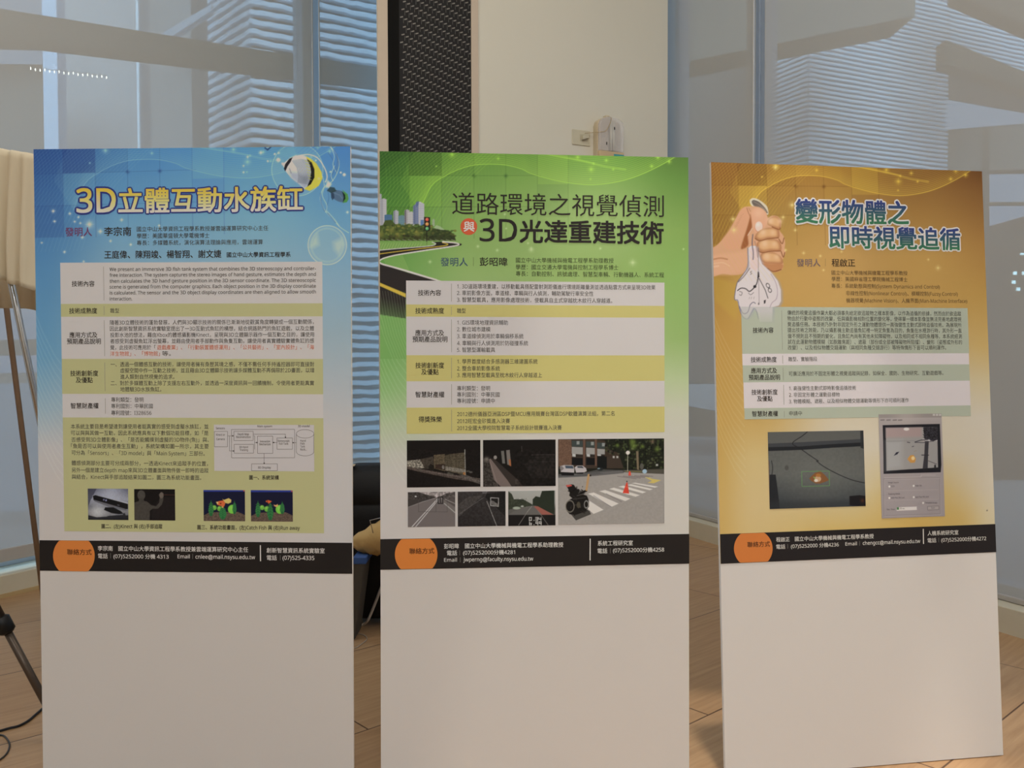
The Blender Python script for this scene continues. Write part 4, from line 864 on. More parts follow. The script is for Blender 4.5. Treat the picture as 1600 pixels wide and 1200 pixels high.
def pic_tank(second):
    def f(p):
        Z = Zc(300, 730, 6.154); s = 458 if second else 0
        z = lambda *q: Z(*[(x + s, y + (5 if second else 0)) for x, y in q])
        p.fill((22, 24, 48)); p.poly(z((100, 226), (510, 226), (510, 246), (100, 246)), (40, 56, 140)); p.ell(*z((497, 238))[0], 1.2, 1.2, (190, 70, 60))
        p.poly(z((100, 480), (160, 445), (300, 440), (440, 440), (515, 475), (515, 540), (100, 540)), (92, 74, 62)); p.noise(z((100, 440), (515, 440), (515, 540), (100, 540)), .18, 1.2, 9)
        for cx, cy, r, c in ((212, 400, 3.6, (96, 168, 48)), (262, 410, 3.8, (90, 160, 44)), (382, 415, 6.6, (104, 186, 40))) if not second else ((212, 395, 3.6, (96, 168, 48)), (258, 408, 4.2, (92, 164, 44)), (382, 412, 6.6, (104, 186, 40))): p.ell(*z((cx, cy))[0], r * 1.0, r * 1.05, c); p.glow(*z((cx - 6, cy - 10))[0], r * .5, (150, 210, 70), .6)
        for x, y0, y1, w in ((180, 330, 480, 26), (405, 335, 460, 20), (292, 378, 512, 38)) if not second else ((172, 330, 485, 26), (405, 338, 455, 24), (290, 340, 515, 32)):
            p.poly(z((x, y0), (x + w * .7, (y0 + y1) / 2 - 20), (x + w, (y0 + y1) / 2 + 22), (x + w * .4, y1), (x - w * .4, y1), (x - w, (y0 + y1) / 2 + 22), (x - w * .7, (y0 + y1) / 2 - 20)), (30, 104, 52)); p.line(z((x, y0), (x, y1)), 1.1, (24, 80, 44), .7)
            for k in range(5): yy = y0 + 30 + k * (y1 - y0 - 40) / 5; p.line(z((x - w * .8, yy + 8), (x, yy - 8), (x + w * .8, yy + 8)), .8, (58, 140, 66), .6)
        if not second:
            p.poly(z((228, 345), (265, 335), (300, 330), (318, 355), (310, 380), (298, 400), (285, 385), (262, 380), (240, 372)), (214, 92, 34)); p.poly(z((288, 316), (305, 325), (350, 308), (375, 325), (372, 350), (345, 362), (318, 355)), (224, 176, 84)); p.poly(z((228, 345), (250, 345), (246, 372)), (232, 190, 110)); p.poly(z((285, 380), (298, 405), (280, 395)), (230, 180, 90)); p.ell(*z((272, 360))[0], 1.2, 1.2, (120, 40, 20))
        else:
            p.poly(z((246, 330), (268, 322), (290, 328), (306, 335), (292, 345), (284, 352), (272, 360), (268, 346), (250, 342)), (210, 86, 30)); p.poly(z((322, 366), (345, 372), (360, 360), (366, 380), (348, 390), (330, 382)), (224, 150, 84)); p.ell(*z((262, 334))[0], .9, .9, (120, 40, 20))
    return f
def contact(i, lines, split, parent):
    """white lettering of the dark band: the block before the white bar and the one after it"""
    text(i, 'contact_text', [q for q in lines if q[1] < split], .0016, parent, bold=.009); text(i, 'contact_text', [q for q in lines if q[1] >= split], .0016, parent, bold=.009)
def in_rows(i, rows, heads, lines, dividers, t, labels=None):
    """table rows as parts of the board; each carries its heading, its text and its divider line"""
    for k, (quad, c, d) in enumerate(rows):
        r = flat_quads(i, 'table_row', [(quad, c)], .0010, t) if c is not None else d
        top, bot = min(quad[0][1], quad[1][1]) - 1, max(quad[2][1], quad[3][1]) + 1; ym = lambda y: quad[0][1] - .5 <= y < quad[3][1] - .5
        h = [q for q in heads if ym(q[2])]; b = [q for q in lines if ym(q[2])]; v = [q for q in dividers if ym(q[1])]
        if h: text(i, 'row_heading', h, .0014, r, bold=.011)
        if b: text(i, 'row_text', b, .0014, r)
        for q in v: stroke_quads(i, 'divider_line', [q], .0014, r)
def poster_blue():
    i = 1; t = board(i, 'white board with the blue fish poster'); 
    us = np.arange(-BW / 2, BW / 2 + 1e-6, pxstep(i, .8)); us = np.append(us[:-1], BW / 2)
    sh = lattice_mesh(i, 'poster_sheet', us, sheet_rows(.40, BW / 494 * .8, BW / 494 * 2.2), paint_blue, .0006, t)
    GR, WT = (174, 168, 114), (190, 180, 174)
    lx = lambda y: 94.3 + (y - 412.8) * .0150; rx = lambda y: 503.6 + (y - 410.2) * .0035
    ys = [(412.8, 410.2), (476.5, 476.0), (496.8, 496.2), (562.4, 562.9), (617.0, 618.2), (653.8, 655.6), (831.2, 835.4)]
    fb = flat_quads(i, 'contact_band', [([(61.3, 844.9), (548.6, 850.6), (549, 898.2), (62, 893)], (34, 29, 27))], .0010, t)
    disc = []
    for k in range(64):
        a = 2 * math.pi * k / 64; x, y = 115.2 + 32.5 * math.cos(a), 869.7 + 33 * math.sin(a); disc.append((x, max(845.4 + (x - 62) * .0117, min(893.3 + (x - 62) * .0107, y))))
    flat_quads(i, 'orange_disc', [(disc, (204, 112, 30))], .0013, fb, rect=False)
    OR = (196, 96, 58)
    tl = text(i, 'title_lettering', [('3D', 120.5, 315.5, 181, 315.2, 38.5, 0, .020), ('立體互動水族缸', 186, 315.2, 473, 312.4, 38.5, 0, .026)], .0016, t, grad=((224, 168, 14), (222, 204, 178)))
    text(i, 'title_outline', [('3D', 120.5, 315.5, 181, 315.2, 38.5, 0, .072), ('立體互動水族缸', 186, 315.2, 473, 312.4, 38.5, 0, .074)], .0012, tl, grad=((44, 52, 120), (44, 52, 120)))
    text(i, 'inventor_heading', [('發明人', 102.5, 363.5, 144, 363.5, 14, (112, 56, 96))], .0012, t, bold=.012)
    text(i, 'inventor_name', [('李宗南', 163.4, 363, 205.4, 363, 14, DK)], .0012, t, bold=.014)
    text(i, 'inventor_details', [('國立中山大學資訊工程學系教授兼雲端運算研究中心主任', 214.1, 359.5, 419.5, 358.3, 8, GY), ('學歷：美國華盛頓大學電機博士', 214.3, 370.2, 327.6, 369.6, 8, GY), ('專長：多媒體系統，演化演算法理論與應用，雲端運算', 214.3, 381, 411, 380, 8, GY)], .0012, t)
    text(i, 'team_names', [('王庭偉、陳翔竣、楊智翔、謝文婕', 163.4, 399.4, 346, 398.5, 12.3, DK), ('國立中山大學資訊工程學系', 354.7, 400, 454, 399.7, 8.2, DK)], .0012, t, bold=.014)
    heads = [(w, x0, y, x1, y, 9, DK) for w, x0, x1, y in (('技術內容', 112.6, 148, 444.7), ('技術成熟度', 108.5, 152, 487), ('應用方式及', 108.8, 152.3, 524.8), ('預期產品說明', 104.8, 157.6, 534.7), ('技術創新度', 110, 153.5, 584.8), ('及優點', 118.7, 145, 595.3), ('智慧財產權', 110.5, 154, 635.5))]
    en = ['We present an immersive 3D fish tank system that combines the 3D stereoscopy and controller-', 'free interaction. The system captures the stereo images of hand gesture, estimates the depth and', 'then calculates the 3D hand gesture position in the 3D sensor coordinate. The 3D stereoscopic', 'scene is generated from the computer graphics. Each object position in the 3D display coordinate', 'is calculated. The sensor and the 3D object display coordinates are then aligned to allow smooth', 'interaction.']
    L = [(s, 171.8, y, 493.5 if k < 5 else 206.8, y2, 5.6, GY, .01) for k, (s, y, y2) in enumerate(zip(en, (422.5, 431.5, 440.8, 449.8, 459.3, 468.6), (421.8, 430.8, 440.2, 449.2, 458.2, 468.5)))]
    B = lambda s, x0, y0, x1, y1, c=GY, h=7.6: L.append((s, x0, y0, x1, y1, h, c))
    B('雛型', 172.5, 487, 186.5, 487)
    B('隨著3D立體技術的蓬勃發展，人們與3D顯示技術的關係已漸漸地從觀賞角度轉變成一個互動關係，', 172, 505.5, 490, 505)
    B('因此創新智慧資訊系統實驗室提出了一3D互動式魚缸的構想，結合網路熱門的魚缸遊戲，以及立體', 172, 515.2, 490.5, 515.2)
    B('投影水池的想法，藉由Xbox的體感攝影機Kinect，呈現與3D立體顯示器作一個互動之目的，讓使用', 172.4, 525, 490.5, 524.8)
    B('者感受到虛擬魚缸浮出螢幕，並藉由使用者手部動作與魚隻互動，讓使用者真實體驗實體魚缸的感', 172.4, 534.6, 490.5, 534.6)
    B('覺，此技術可應用於「', 172.4, 544.5, 243.5, 544.5); B('遊戲產業」、「行動裝置體感運用」、「公共藝術」、「室內設計」、「海', 245.5, 544.5, 490.5, 544.5, OR)
    B('洋生物館」、「博物館」', 172.4, 554.2, 250, 554.2, OR); B('等。', 253.3, 554.2, 267, 554.2)
    B('一、透過一個體感互動的技術，讓使用者擁有身歷其境之感，不僅不需任何手持遙控器即可直接對', 173, 570.8, 490.5, 571.3); B('虛擬空間中作一互動之技術，並且藉由3D立體顯示技術讓多媒體互動不再侷限於2D畫面，以增', 188, 580.5, 490.5, 580.6); B('進人類對自然視覺的追求。', 188, 590.3, 272.5, 590.5)
    B('二、對於多媒體互動上除了支援左右互動外，並透過一深度資訊與一回饋機制，令使用者更能真實', 173, 600.2, 490.5, 600.6); B('地體驗3D水族魚缸。', 188, 609.8, 252, 610)
    B('專利類型：發明', 173.8, 626, 224, 626.2); B('專利國別：中華民國', 173.8, 636, 238.7, 636.2); B('專利證號：I328656', 173.8, 646.6, 236.5, 646.8)
    for s, x0, y0, x1, y1 in (('本系統主要目是希望達到讓使用者能真實的感受到虛擬水族缸，並', 110.8, 667.7, 325.5, 668.3), ('可以與與其做一互動，因此系統應具有以下數個功能目標，如「是', 110.8, 677.8, 325.5, 678.5), ('否感受到3D立體影像」、「是否能觸摸到虛擬的3D物件(魚)」與、', 111.5, 688.3, 326, 688.9), ('「魚是否可以與使用者產生互動」，系統架構如圖一所示，其主要', 111, 698.3, 325.8, 699.2), ('可分為「Sensors」、「3D model」與「Main System」三部份。', 111.8, 708.7, 319.5, 710.4), ('體感偵測部分主要可分成兩部分，一透過Kinect來追蹤手的位置，', 112, 724.7, 324.5, 726.2), ('另外一個是建立depth map來與3D立體畫面與物件做一即時的追蹤', 112, 735.8, 325.5, 736.9), ('與結合，Kinect與手部追蹤結果如圖二，圖三為系統功能畫面。', 112, 746.3, 314, 748.2)): B(s, x0, y0, x1, y1)
    div = [(162.2 + (a - 418) * .011, a, 162.2 + (b - 418) * .011, b, .6, (140, 132, 118)) for a, b in ((418, 471), (480, 494), (502, 558), (568, 613), (624, 648))]
    in_rows(i, [([(lx(ys[k][0]), ys[k][0]), (rx(ys[k][1]), ys[k][1]), (rx(ys[k + 1][1]), ys[k + 1][1]), (lx(ys[k + 1][0]), ys[k + 1][0])], c, None) for k, c in enumerate((WT, GR, WT, GR, WT, GR))], heads, L, div, t)
    for q in (('圖一、系統架構', 389, 747.9, 434.9, 748.1, 7.2, DK), ('圖二、(左)Kinect 與 (右)手部追蹤', 158.3, 823.6, 253.4, 824, 7.2, DK), ('圖三、系統功能畫面，(左)Catch Fish 與 (右)Run away', 307.8, 825.4, 467.4, 826.6, 7.4, DK)): text(i, 'photo_caption', [q], .0014, t, bold=.014)
    y1 = lambda x: (x - 152) * .0106
    text(i, 'contact_heading', [('聯絡方式', 104.7, 863.7, 142.9, 864, 9, (72, 38, 18))], .0016, fb, bold=.012)
    ct = []
    for s, a, b, y, h in (('李宗南', 152.6, 175.9, 858, 8), ('國立中山大學資訊工程學系教授兼雲端運算研究中心主任', 184.8, 387, 858, 8), ('電話', 153, 168, 869.9, 8), ('(07)5252000 分機 4313', 177, 263, 870, 7.6), ('Email', 277, 296, 869.7, 6), ('cnlee@mail.nsysu.edu.tw', 304.9, 397.8, 869.8, 6.4), ('創新智慧資訊系統實驗室', 415.7, 506, 858.6, 8), ('電話', 416, 431.6, 870.2, 8), ('(07)525-4335', 440.6, 490, 870.2, 6.6)): ct.append((s, a, y + y1(a), b, y + y1(b), h, WH))
    contact(i, ct, 406, fb)
    stroke_quads(i, 'divider_line', [(152.3, 357, 152.3, 370.5, .6, (120, 150, 165))], .0014, t)
    stroke_quads(i, 'white_bar', [(406, 853.5, 406.2, 878.5, 1.6, WH)], .0016, fb)
    for x, y in ((172.5, 869.8), (300.5, 871), (437, 873)): stroke_quads(i, 'divider_line', [(x, y - 4, x, y + 4, .5, (120, 112, 104))], .0016, fb)
    # system chart
    cg = flat_quads(i, 'system_chart', [([(333.8, 665), (490.5, 666.5), (490, 738.5), (334.5, 737.8)], (186, 176, 172))], .0013, t)
    z = lambda x, y: (300 + x / 6.667, 560 + y / 6.667); cl = (96, 88, 86); S = []
    def bx(x0, y0, x1, y1):
        for a, b in (((x0, y0), (x1, y0)), ((x1, y0), (x1, y1)), ((x1, y1), (x0, y1)), ((x0, y1), (x0, y0))): S.append((*z(*a), *z(*b), .55, cl))
    def ar(*pts):
        for a, b in zip(pts, pts[1:]): S.append((*z(*a), *z(*b), .55, cl))
        (x0, y0), (x1, y1) = pts[-2:]; d = math.hypot(x1 - x0, y1 - y0); ux, uy = (x1 - x0) / d, (y1 - y0) / d; S.append((*z(x1 - ux * 14, y1 - uy * 14), *z(x1, y1), 1.7, DK))
    for b in ((232, 773, 368, 933), (410, 753, 1065, 1048), (435, 773, 635, 868), (437, 908, 638, 1000), (680, 823, 838, 1003), (882, 843, 1043, 960), (617, 1112, 885, 1183)): bx(*b)
    ar((368, 820), (430, 820)); ar((388, 820), (388, 977), (437, 977)); ar((635, 803), (970, 803), (970, 843)); ar((638, 820), (650, 820), (650, 890), (680, 890)); S.append((*z(650, 890), *z(650, 960), .55, cl)); ar((882, 890), (840, 890)); ar((1083, 892), (1043, 892)); ar((748, 1003), (748, 1112))
    for k in range(32):
        a, b = 2 * math.pi * k / 32, 2 * math.pi * (k + 1) / 32
        S.append((*z(1174 + 91 * math.cos(a), 800 + 44 * math.sin(a)), *z(1174 + 91 * math.cos(b), 800 + 44 * math.sin(b)), .55, cl))
        if math.sin(a + .01) > 0: S.append((*z(1174 + 91 * math.cos(a), 985 + 44 * math.sin(a)), *z(1174 + 91 * math.cos(b), 985 + 44 * math.sin(b)), .55, cl))
    S += [(*z(1083, 800), *z(1083, 985), .55, cl), (*z(1265, 800), *z(1265, 985), .55, cl)]
    stroke_quads(i, 'chart_lines', S, .0016, cg)
    text(i, 'chart_lettering', [(s, *z(a, y), *z(b, y), 3.4, DK, .006) for s, a, b, y in (('Sensors', 248, 340, 740), ('Main system', 678, 832, 720), ('3D model', 1100, 1222, 720), ('Kinect or', 250, 343, 808), ('Camera', 252, 338, 853), ('Depth Map', 475, 590, 803), ('Reconstruction', 460, 608, 832), ('3D Hand', 490, 580, 937), ('Tracking', 495, 580, 967), ('Interaction', 705, 810, 878), ('Mechanism', 700, 815, 908), ('Stereoscopic', 888, 1013, 873), ('Fish Tank', 903, 1000, 903), ('Hand', 1125, 1180, 872), ('Fish', 1125, 1168, 902), ('Tank', 1125, 1172, 932), ('Rock...', 1125, 1190, 963), ('3D Display', 683, 818, 1150))], .0016, cg)
    quad_patch(i, 'printed_photo', [(136.9, 764.9), (199.7, 765.3), (200.7, 814), (137.7, 813.7)], pic_device, .0014, t, .6)
    quad_patch(i, 'printed_photo', [(209.2, 765.7), (272.9, 766.2), (273.7, 814.8), (210, 814.5)], pic_depth, .0014, t, .6)
    quad_patch(i, 'printed_photo', [(317.4, 767.4), (382, 767.7), (382.5, 816.1), (317.9, 815.8)], pic_tank(False), .0014, t, .55)
    quad_patch(i, 'printed_photo', [(391, 767.7), (456.5, 768.2), (456.8, 816.9), (391.8, 816.4)], pic_tank(True), .0014, t, .55)
poster_blue()

# ======================= green sheet
def paint_green(p):
    blend_cols(p, [(592, [(236, (52, 104, 30)), (320, (72, 132, 40)), (420, (100, 156, 66)), (560, (116, 168, 84)), (610, (136, 178, 106)), (660, (172, 186, 144)), (710, (190, 186, 172)), (760, W2_)]),
                   (740, [(236, (92, 142, 42)), (330, (126, 164, 76)), (420, (140, 172, 92)), (600, (170, 186, 140)), (670, (194, 188, 172)), (730, W2_)]),
                   (930, [(236, (96, 150, 42)), (330, (136, 168, 88)), (420, (138, 168, 84)), (600, (180, 188, 150)), (670, W2_)]),
                   (1078, [(236, (78, 112, 42)), (280, (92, 132, 50)), (360, (124, 158, 70)), (430, (130, 168, 80)), (530, (142, 172, 94)), (590, (172, 186, 134)), (640, (190, 188, 164)), (700, (194, 186, 176))])])
    template(2, p, (44, 78, 26), (150, 200, 50), (162, 208, 50), .42, .6)
    p.glow(880, 350, 100, (160, 184, 110), .35); p.glow(960, 345, 60, (160, 184, 112), .3)
    p.poly([(594, 270), (640, 240), (594, 238)], (40, 78, 24), .25)
    Z = Zc(585, 230, 6.154)
    # skyline
    def tower(x0, x1, y0, y1, c, slope=12, lines=4, side=None):
        p.poly(Z((x0, y1), (x0, y0 + slope), ((x0 + x1) / 2, y0), (x1, y0 + slope), (x1, y1)), c)
        if side: p.poly(Z((x0, y1), (x0, y0 + slope), (x0 + (x1 - x0) * .35, y0 + slope * .4), (x0 + (x1 - x0) * .35, y1)), side, .85)
        for k in range(lines): xx = x0 + (x1 - x0) * (k + .7) / lines; p.line(Z((xx, y0 + slope), (xx, y1)), .7, tuple(v * .72 for v in c), .6)
        for k in range(int((y1 - y0) / 22)): yy = y0 + slope + k * 22; p.line(Z((x0, yy), (x1, yy)), .4, tuple(v * .8 for v in c), .45)
    tower(48, 78, 450, 760, (176, 174, 178), 6, 3); tower(70, 125, 495, 760, (188, 184, 186), 10, 4, (150, 150, 160)); tower(104, 178, 650, 720, (72, 112, 150), 4, 5)
    tower(190, 240, 605, 760, (178, 176, 180), 14, 3, (120, 124, 140)); tower(236, 305, 655, 770, (104, 140, 150), 8, 4); tower(296, 345, 600, 770, (176, 170, 170), 10, 3, (90, 82, 96)); tower(330, 390, 620, 770, (190, 186, 186), 10, 4)
    tower(378, 440, 545, 740, (104, 116, 150), 22, 3); tower(400, 485, 525, 750, (186, 184, 190), 22, 5, (92, 106, 150)); p.poly(Z((405, 530), (435, 520), (430, 560), (405, 580)), (84, 100, 146), .8); tower(450, 478, 700, 760, (88, 126, 176), 4, 2)
    tower(562, 584, 690, 760, (160, 176, 140), 10, 2); p.poly(Z((580, 770), (600, 750), (640, 765), (685, 800), (580, 800)), (168, 180, 150), .7)
    # trees
    p.poly(Z((48, 900), (48, 760), (90, 750), (110, 705), (170, 700), (205, 740), (280, 755), (340, 735), (400, 770), (470, 750), (520, 775), (580, 780), (640, 795), (720, 800), (770, 840), (788, 900)), (70, 84, 34))
    rg = np.random.default_rng(4)
    for k in range(260):
        x, y = rg.uniform(52, 780), rg.uniform(735, 890)
        if x > 560 and y < 800: continue
        c = [(112, 120, 40), (70, 92, 36), (134, 128, 44), (48, 60, 28), (92, 110, 48), (58, 74, 36)][rg.integers(6)]
        if y > 850: c = [(44, 46, 28), (70, 70, 36), (58, 58, 30)][rg.integers(3)]
        p.ell(*Z((x, y))[0], rg.uniform(1.0, 2.8), rg.uniform(.8, 2.0), c, a=.75)
    for x, y in ((70, 840), (170, 800), (230, 845), (420, 830)): p.glow(*Z((x, y))[0], 4.5, (150, 140, 48), .55)
    p.poly(Z((560, 790), (700, 800), (770, 840), (786, 895), (520, 895)), (44, 52, 30), .5)
    for k in range(14): x = 70 + k * 52; p.line(Z((x, 888), (x + 30, 900)), 1.1, (176, 172, 150), .5)
    # traffic light
    p.line(Z((508, 800), (508, 935)), 1.3, (36, 34, 30)); p.poly(Z((482, 672), (540, 675), (542, 800), (520, 810), (484, 800)), (42, 36, 34))
    for y, c in ((697, (226, 74, 40)), (740, (226, 140, 52)), (783, (70, 170, 90))): p.ell(*Z((511, y))[0], 2.6, 2.7, c); p.glow(*Z((508, y - 4))[0], 1.2, (240, 210, 170), .5)
    # road that bends to the far end
    V = lambda *q: [tuple(v[:2]) for v in spline([(*a, 0) for a in Z(*q)], 6)]
    up = V((45, 990), (200, 975), (380, 960), (520, 950), (575, 940), (595, 925), (560, 912)); far = V((840, 932), (830, 945), (720, 965), (560, 985), (400, 1010), (220, 1040), (110, 1065), (60, 1085), (46, 1105))
    p.poly(Z((48, 905), (560, 908), (600, 920), (580, 945), (380, 962), (48, 990)), (124, 162, 74), .75)
    for k in range(16): x = 40 + k * 26; p.line(Z((x, 980), (x + 26, 925)), .6, (176, 194, 120), .6)
    p.poly(up + Z((640, 908), (760, 915), (838, 928)) + far, (40, 36, 34))
    p.line(V((45, 992), (200, 978), (380, 964), (520, 952), (576, 942), (592, 928), (560, 914)), 1.2, (216, 210, 200)); p.line(V((45, 1028), (230, 1003), (450, 975), (620, 955), (690, 945), (708, 932), (660, 918)), 1.3, (212, 176, 28))
    p.line(V((660, 910), (760, 918), (812, 930), (800, 944), (700, 962), (540, 985), (380, 1010), (220, 1036), (120, 1060), (70, 1080), (52, 1100), (80, 1122), (180, 1150), (290, 1180), (420, 1220), (600, 1275)), 2.0, (220, 212, 204))
    for k in range(14): x = 90 + k * 14; p.line(Z((x, 1062 - k * 1.5), (x + 60, 1180)), .6, (190, 206, 110), .5)
    Y = Zc(590, 400, 6.154)
    p.poly(Y((10, 60), (80, 88), (300, 160), (620, 245), (620, 420), (275, 420), (275, 600), (14, 560)), (46, 40, 38)); p.line(V((52, 1105), (80, 1124), (180, 1152), (290, 1184), (420, 1224), (640, 1290)), 2.2, (220, 212, 204))
    p.poly(Y((14, 250), (275, 360), (275, 398), (14, 282)), (206, 172, 34))
    # the road fades into the green edge
    idx = p._box(588, 640, 455, 560); t = np.clip((p.Y[idx] - 462 - (p.X[idx] - 592) * .25) / 62, 0, 1); p.mix(idx, t, (112, 164, 80))
    for k in range(22):
        x = 586 + k * 4.2; p.line([(x, 455), (x + 5, 490), (x + 14, 525), (x + 28, 560)], .7, (196, 208, 160), .28)
    for x, y, r in ((747, 385, 2.4), (777, 391, 2.4), (830, 390, 4), (672.5, 409, 2.6), (825, 380, 1.8), (791, 357, 1.6), (789, 335, 2), (988, 410, 5), (937.5, 388, 2), (1067, 389, 1.6), (830, 388, 2)): p.star(x, y, r, (196, 210, 150), .7)
def road_pic(kind):
    Z = Zc(590, 740, 6.154)
    def f(p):
        if kind == 0:      # bright two-lane road with boxes
            p.rows([(768, (150, 138, 136)), (776, (160, 148, 146)), (782, (112, 104, 100)), (824, (104, 94, 92))])
            p.poly(Z((280, 175), (390, 178), (470, 205), (560, 225), (540, 245), (430, 270), (280, 335)), (62, 56, 54)); p.poly(Z((600, 225), (650, 195), (750, 175), (750, 330), (660, 270)), (84, 76, 74)); p.noise(Z((280, 170), (750, 170), (750, 250), (280, 250)), .28, 2.2, 2)
            p.poly(Z((540, 240), (600, 232), (760, 470), (760, 530), (280, 530), (280, 340)), (110, 100, 98)); p.line(Z((280, 330), (430, 275), (545, 240)), .9, (140, 132, 130)); p.ell(*Z((365, 222))[0], 1.6, 1, (200, 200, 200))
            p.line(Z((575, 245), (325, 520)), 1.3, (190, 184, 182)); p.line(Z((585, 250), (360, 520)), 1.3, (186, 180, 178)); p.line(Z((640, 290), (745, 380)), 1.2, (170, 164, 160)); p.line(Z((650, 250), (740, 290)), 1.0, (180, 176, 172), .7)
            for a, b in (((392, 255), (392, 370)), ((392, 370), (668, 372)), ((668, 372), (668, 225)), ((560, 250), (560, 370))): p.line(Z(a, b), .6, (78, 72, 70), .8)
            q = Z((580, 228), (625, 228), (625, 290), (580, 290)); p.line(q + q[:1], 1.5, (34, 32, 32)); p.line(Z((600, 240), (605, 285)), 2.2, (60, 54, 54))
        elif kind == 1:    # dark road with a white box
            p.rows([(768, (60, 54, 54)), (776, (52, 48, 48)), (824, (42, 38, 38))]); p.poly(Z((770, 300), (870, 225), (1010, 215), (780, 420)), (72, 66, 64), .8); p.poly(Z((1030, 230), (1050, 195), (1095, 190), (1230, 175), (1230, 420), (1140, 330)), (30, 28, 28)); p.poly(Z((1000, 172), (1060, 172), (1040, 195), (1010, 195)), (100, 96, 96), .8)
            p.line(Z((1050, 270), (1145, 510)), .9, (150, 144, 140)); p.line(Z((780, 395), (1015, 235)), .8, (92, 86, 84)); p.poly(Z((1088, 260), (1110, 265), (1160, 300), (1155, 318), (1095, 300)), (110, 104, 100)); q = Z((1086, 235), (1162, 238), (1160, 318), (1086, 310)); p.line(q + q[:1], 1.1, (168, 162, 158)); p.noise(None, .16, 2.0, 6)
        else:              # road with trees and a read-out
            p.rows([(766, (158, 156, 150)), (786, (150, 148, 142)), (796, (90, 86, 80)), (806, (88, 84, 80)), (822, (80, 76, 74))])
            p.poly(Z((1256, 172), (1290, 200), (1310, 250), (1400, 250), (1470, 290), (1500, 310), (1256, 350)), (52, 56, 44)); p.poly(Z((1490, 250), (1520, 220), (1560, 230), (1580, 170), (1700, 160), (1700, 400), (1600, 360), (1490, 310)), (40, 46, 36)); p.noise(Z((1256, 240), (1450, 240), (1450, 330), (1256, 330)), .2, 1.8, 8)
            p.poly(Z((1256, 400), (1300, 370), (1480, 312), (1520, 312), (1700, 400)), (96, 92, 88)); p.poly(Z((1500, 318), (1540, 318), (1690, 400), (1580, 400)), (150, 84, 72)); p.ell(*Z((1335, 335))[0], 6, 2.2, (150, 156, 140)); p.ell(*Z((1390, 318))[0], 2.4, 1.2, (170, 170, 160))
            p.poly(Z((1250, 402), (1720, 400), (1720, 520), (1250, 520)), (26, 24, 24)); p.line(Z((1440, 370), (1355, 500)), .8, (130, 122, 116)); p.line(Z((1540, 360), (1640, 500)), .8, (120, 110, 104)); p.line(Z((1480, 320), (1440, 370)), .7, (160, 158, 150), .7)
            def seg(x, y, s):
                for a, b in s: p.line(Z((x + a[0], y + a[1]), (x + b[0], y + b[1])), 1.1, (196, 190, 184))
            zero = (((-10, -14), (10, -14)), ((10, -14), (10, 14)), ((10, 14), (-10, 14)), ((-10, 14), (-10, -14))); three = (((-10, -14), (10, -14)), ((10, -14), (10, 14)), ((-10, 0), (10, 0)), ((-10, 14), (10, 14))); four = (((-10, -14), (-10, 2)), ((-10, 2), (10, 2)), ((10, -14), (10, 14)))
            six = (((-8, -16), (-8, 14)), ((-8, 14), (10, 14)), ((10, 14), (10, 0)), ((10, 0), (-8, 0))); nine = (((10, 16), (10, -14)), ((10, -14), (-8, -14)), ((-8, -14), (-8, 2)), ((-8, 2), (10, 2)))
            seg(1468, 440, zero); seg(1528, 440, three); seg(1560, 440, four); seg(1468, 482, six); seg(1530, 482, nine); seg(1562, 482, nine); p.ell(*Z((1503, 454))[0], .7, .7, (196, 190, 184)); p.ell(*Z((1503, 496))[0], .7, .7, (196, 190, 184))
    return f
def pic_scan_street(p):
    Z = Zc(620, 570, 6.667); p.fill((24, 20, 19)); V = Zc(590, 740, 6.154)
    p.poly(Z((100, 1000), (200, 990), (285, 985), (290, 1078), (200, 1085), (105, 1060)), (128, 120, 108)); p.noise(Z((100, 980), (290, 980), (290, 1090), (100, 1090)), .4, 1.6, 3); p.poly(Z((240, 985), (380, 955), (385, 1080), (290, 1085)), (62, 54, 46))
    p.poly(Z((385, 940), (500, 930), (500, 1110), (385, 1080)), (96, 82, 62)); p.poly(Z((500, 945), (560, 930), (710, 915), (712, 1150), (500, 1105)), (84, 74, 58)); 
    for k in range(9): p.line(Z((390, 955 + k * 16), (500, 948 + k * 17), (710, 930 + k * 19)), .6, (40, 34, 28), .7)
    p.poly(Z((505, 1060), (712, 1090), (712, 1130), (505, 1100)), (130, 122, 112), .8); p.line(Z((708, 885), (714, 1150)), 1.0, (150, 146, 136)); p.poly(Z((690, 1120), (712, 1120), (715, 1155), (690, 1150)), (150, 96, 44)); p.poly(Z((330, 1060), (350, 1030), (385, 1050), (390, 1100), (340, 1100)), (30, 26, 22))
    p.poly(Z((400, 1040), (500, 1035), (500, 1100), (400, 1080)), (54, 40, 32)); p.ell(*Z((482, 1068))[0], 2, 3, (150, 144, 138), a=.7)
    p.poly(Z((105, 1060), (300, 1095), (500, 1130), (720, 1165), (868, 1185), (868, 1230), (600, 1190), (300, 1130), (105, 1085)), (78, 66, 60)); p.line(Z((300, 1110), (600, 1160), (868, 1212)), 1.2, (112, 98, 92), .8); p.poly(V((780, 10), (850, 12), (990, 70), (990, 105), (850, 60)), (92, 84, 78), .8)
    for x, y in ((540, 1130), (570, 1140), (740, 1110), (770, 1120), (250, 1100)): p.ell(*Z((x, y))[0], 3, 1.5, (96, 90, 80), a=.7)
    p.noise(Z((100, 880), (870, 880), (870, 1250), (100, 1250)), .22, 1.5, 12)
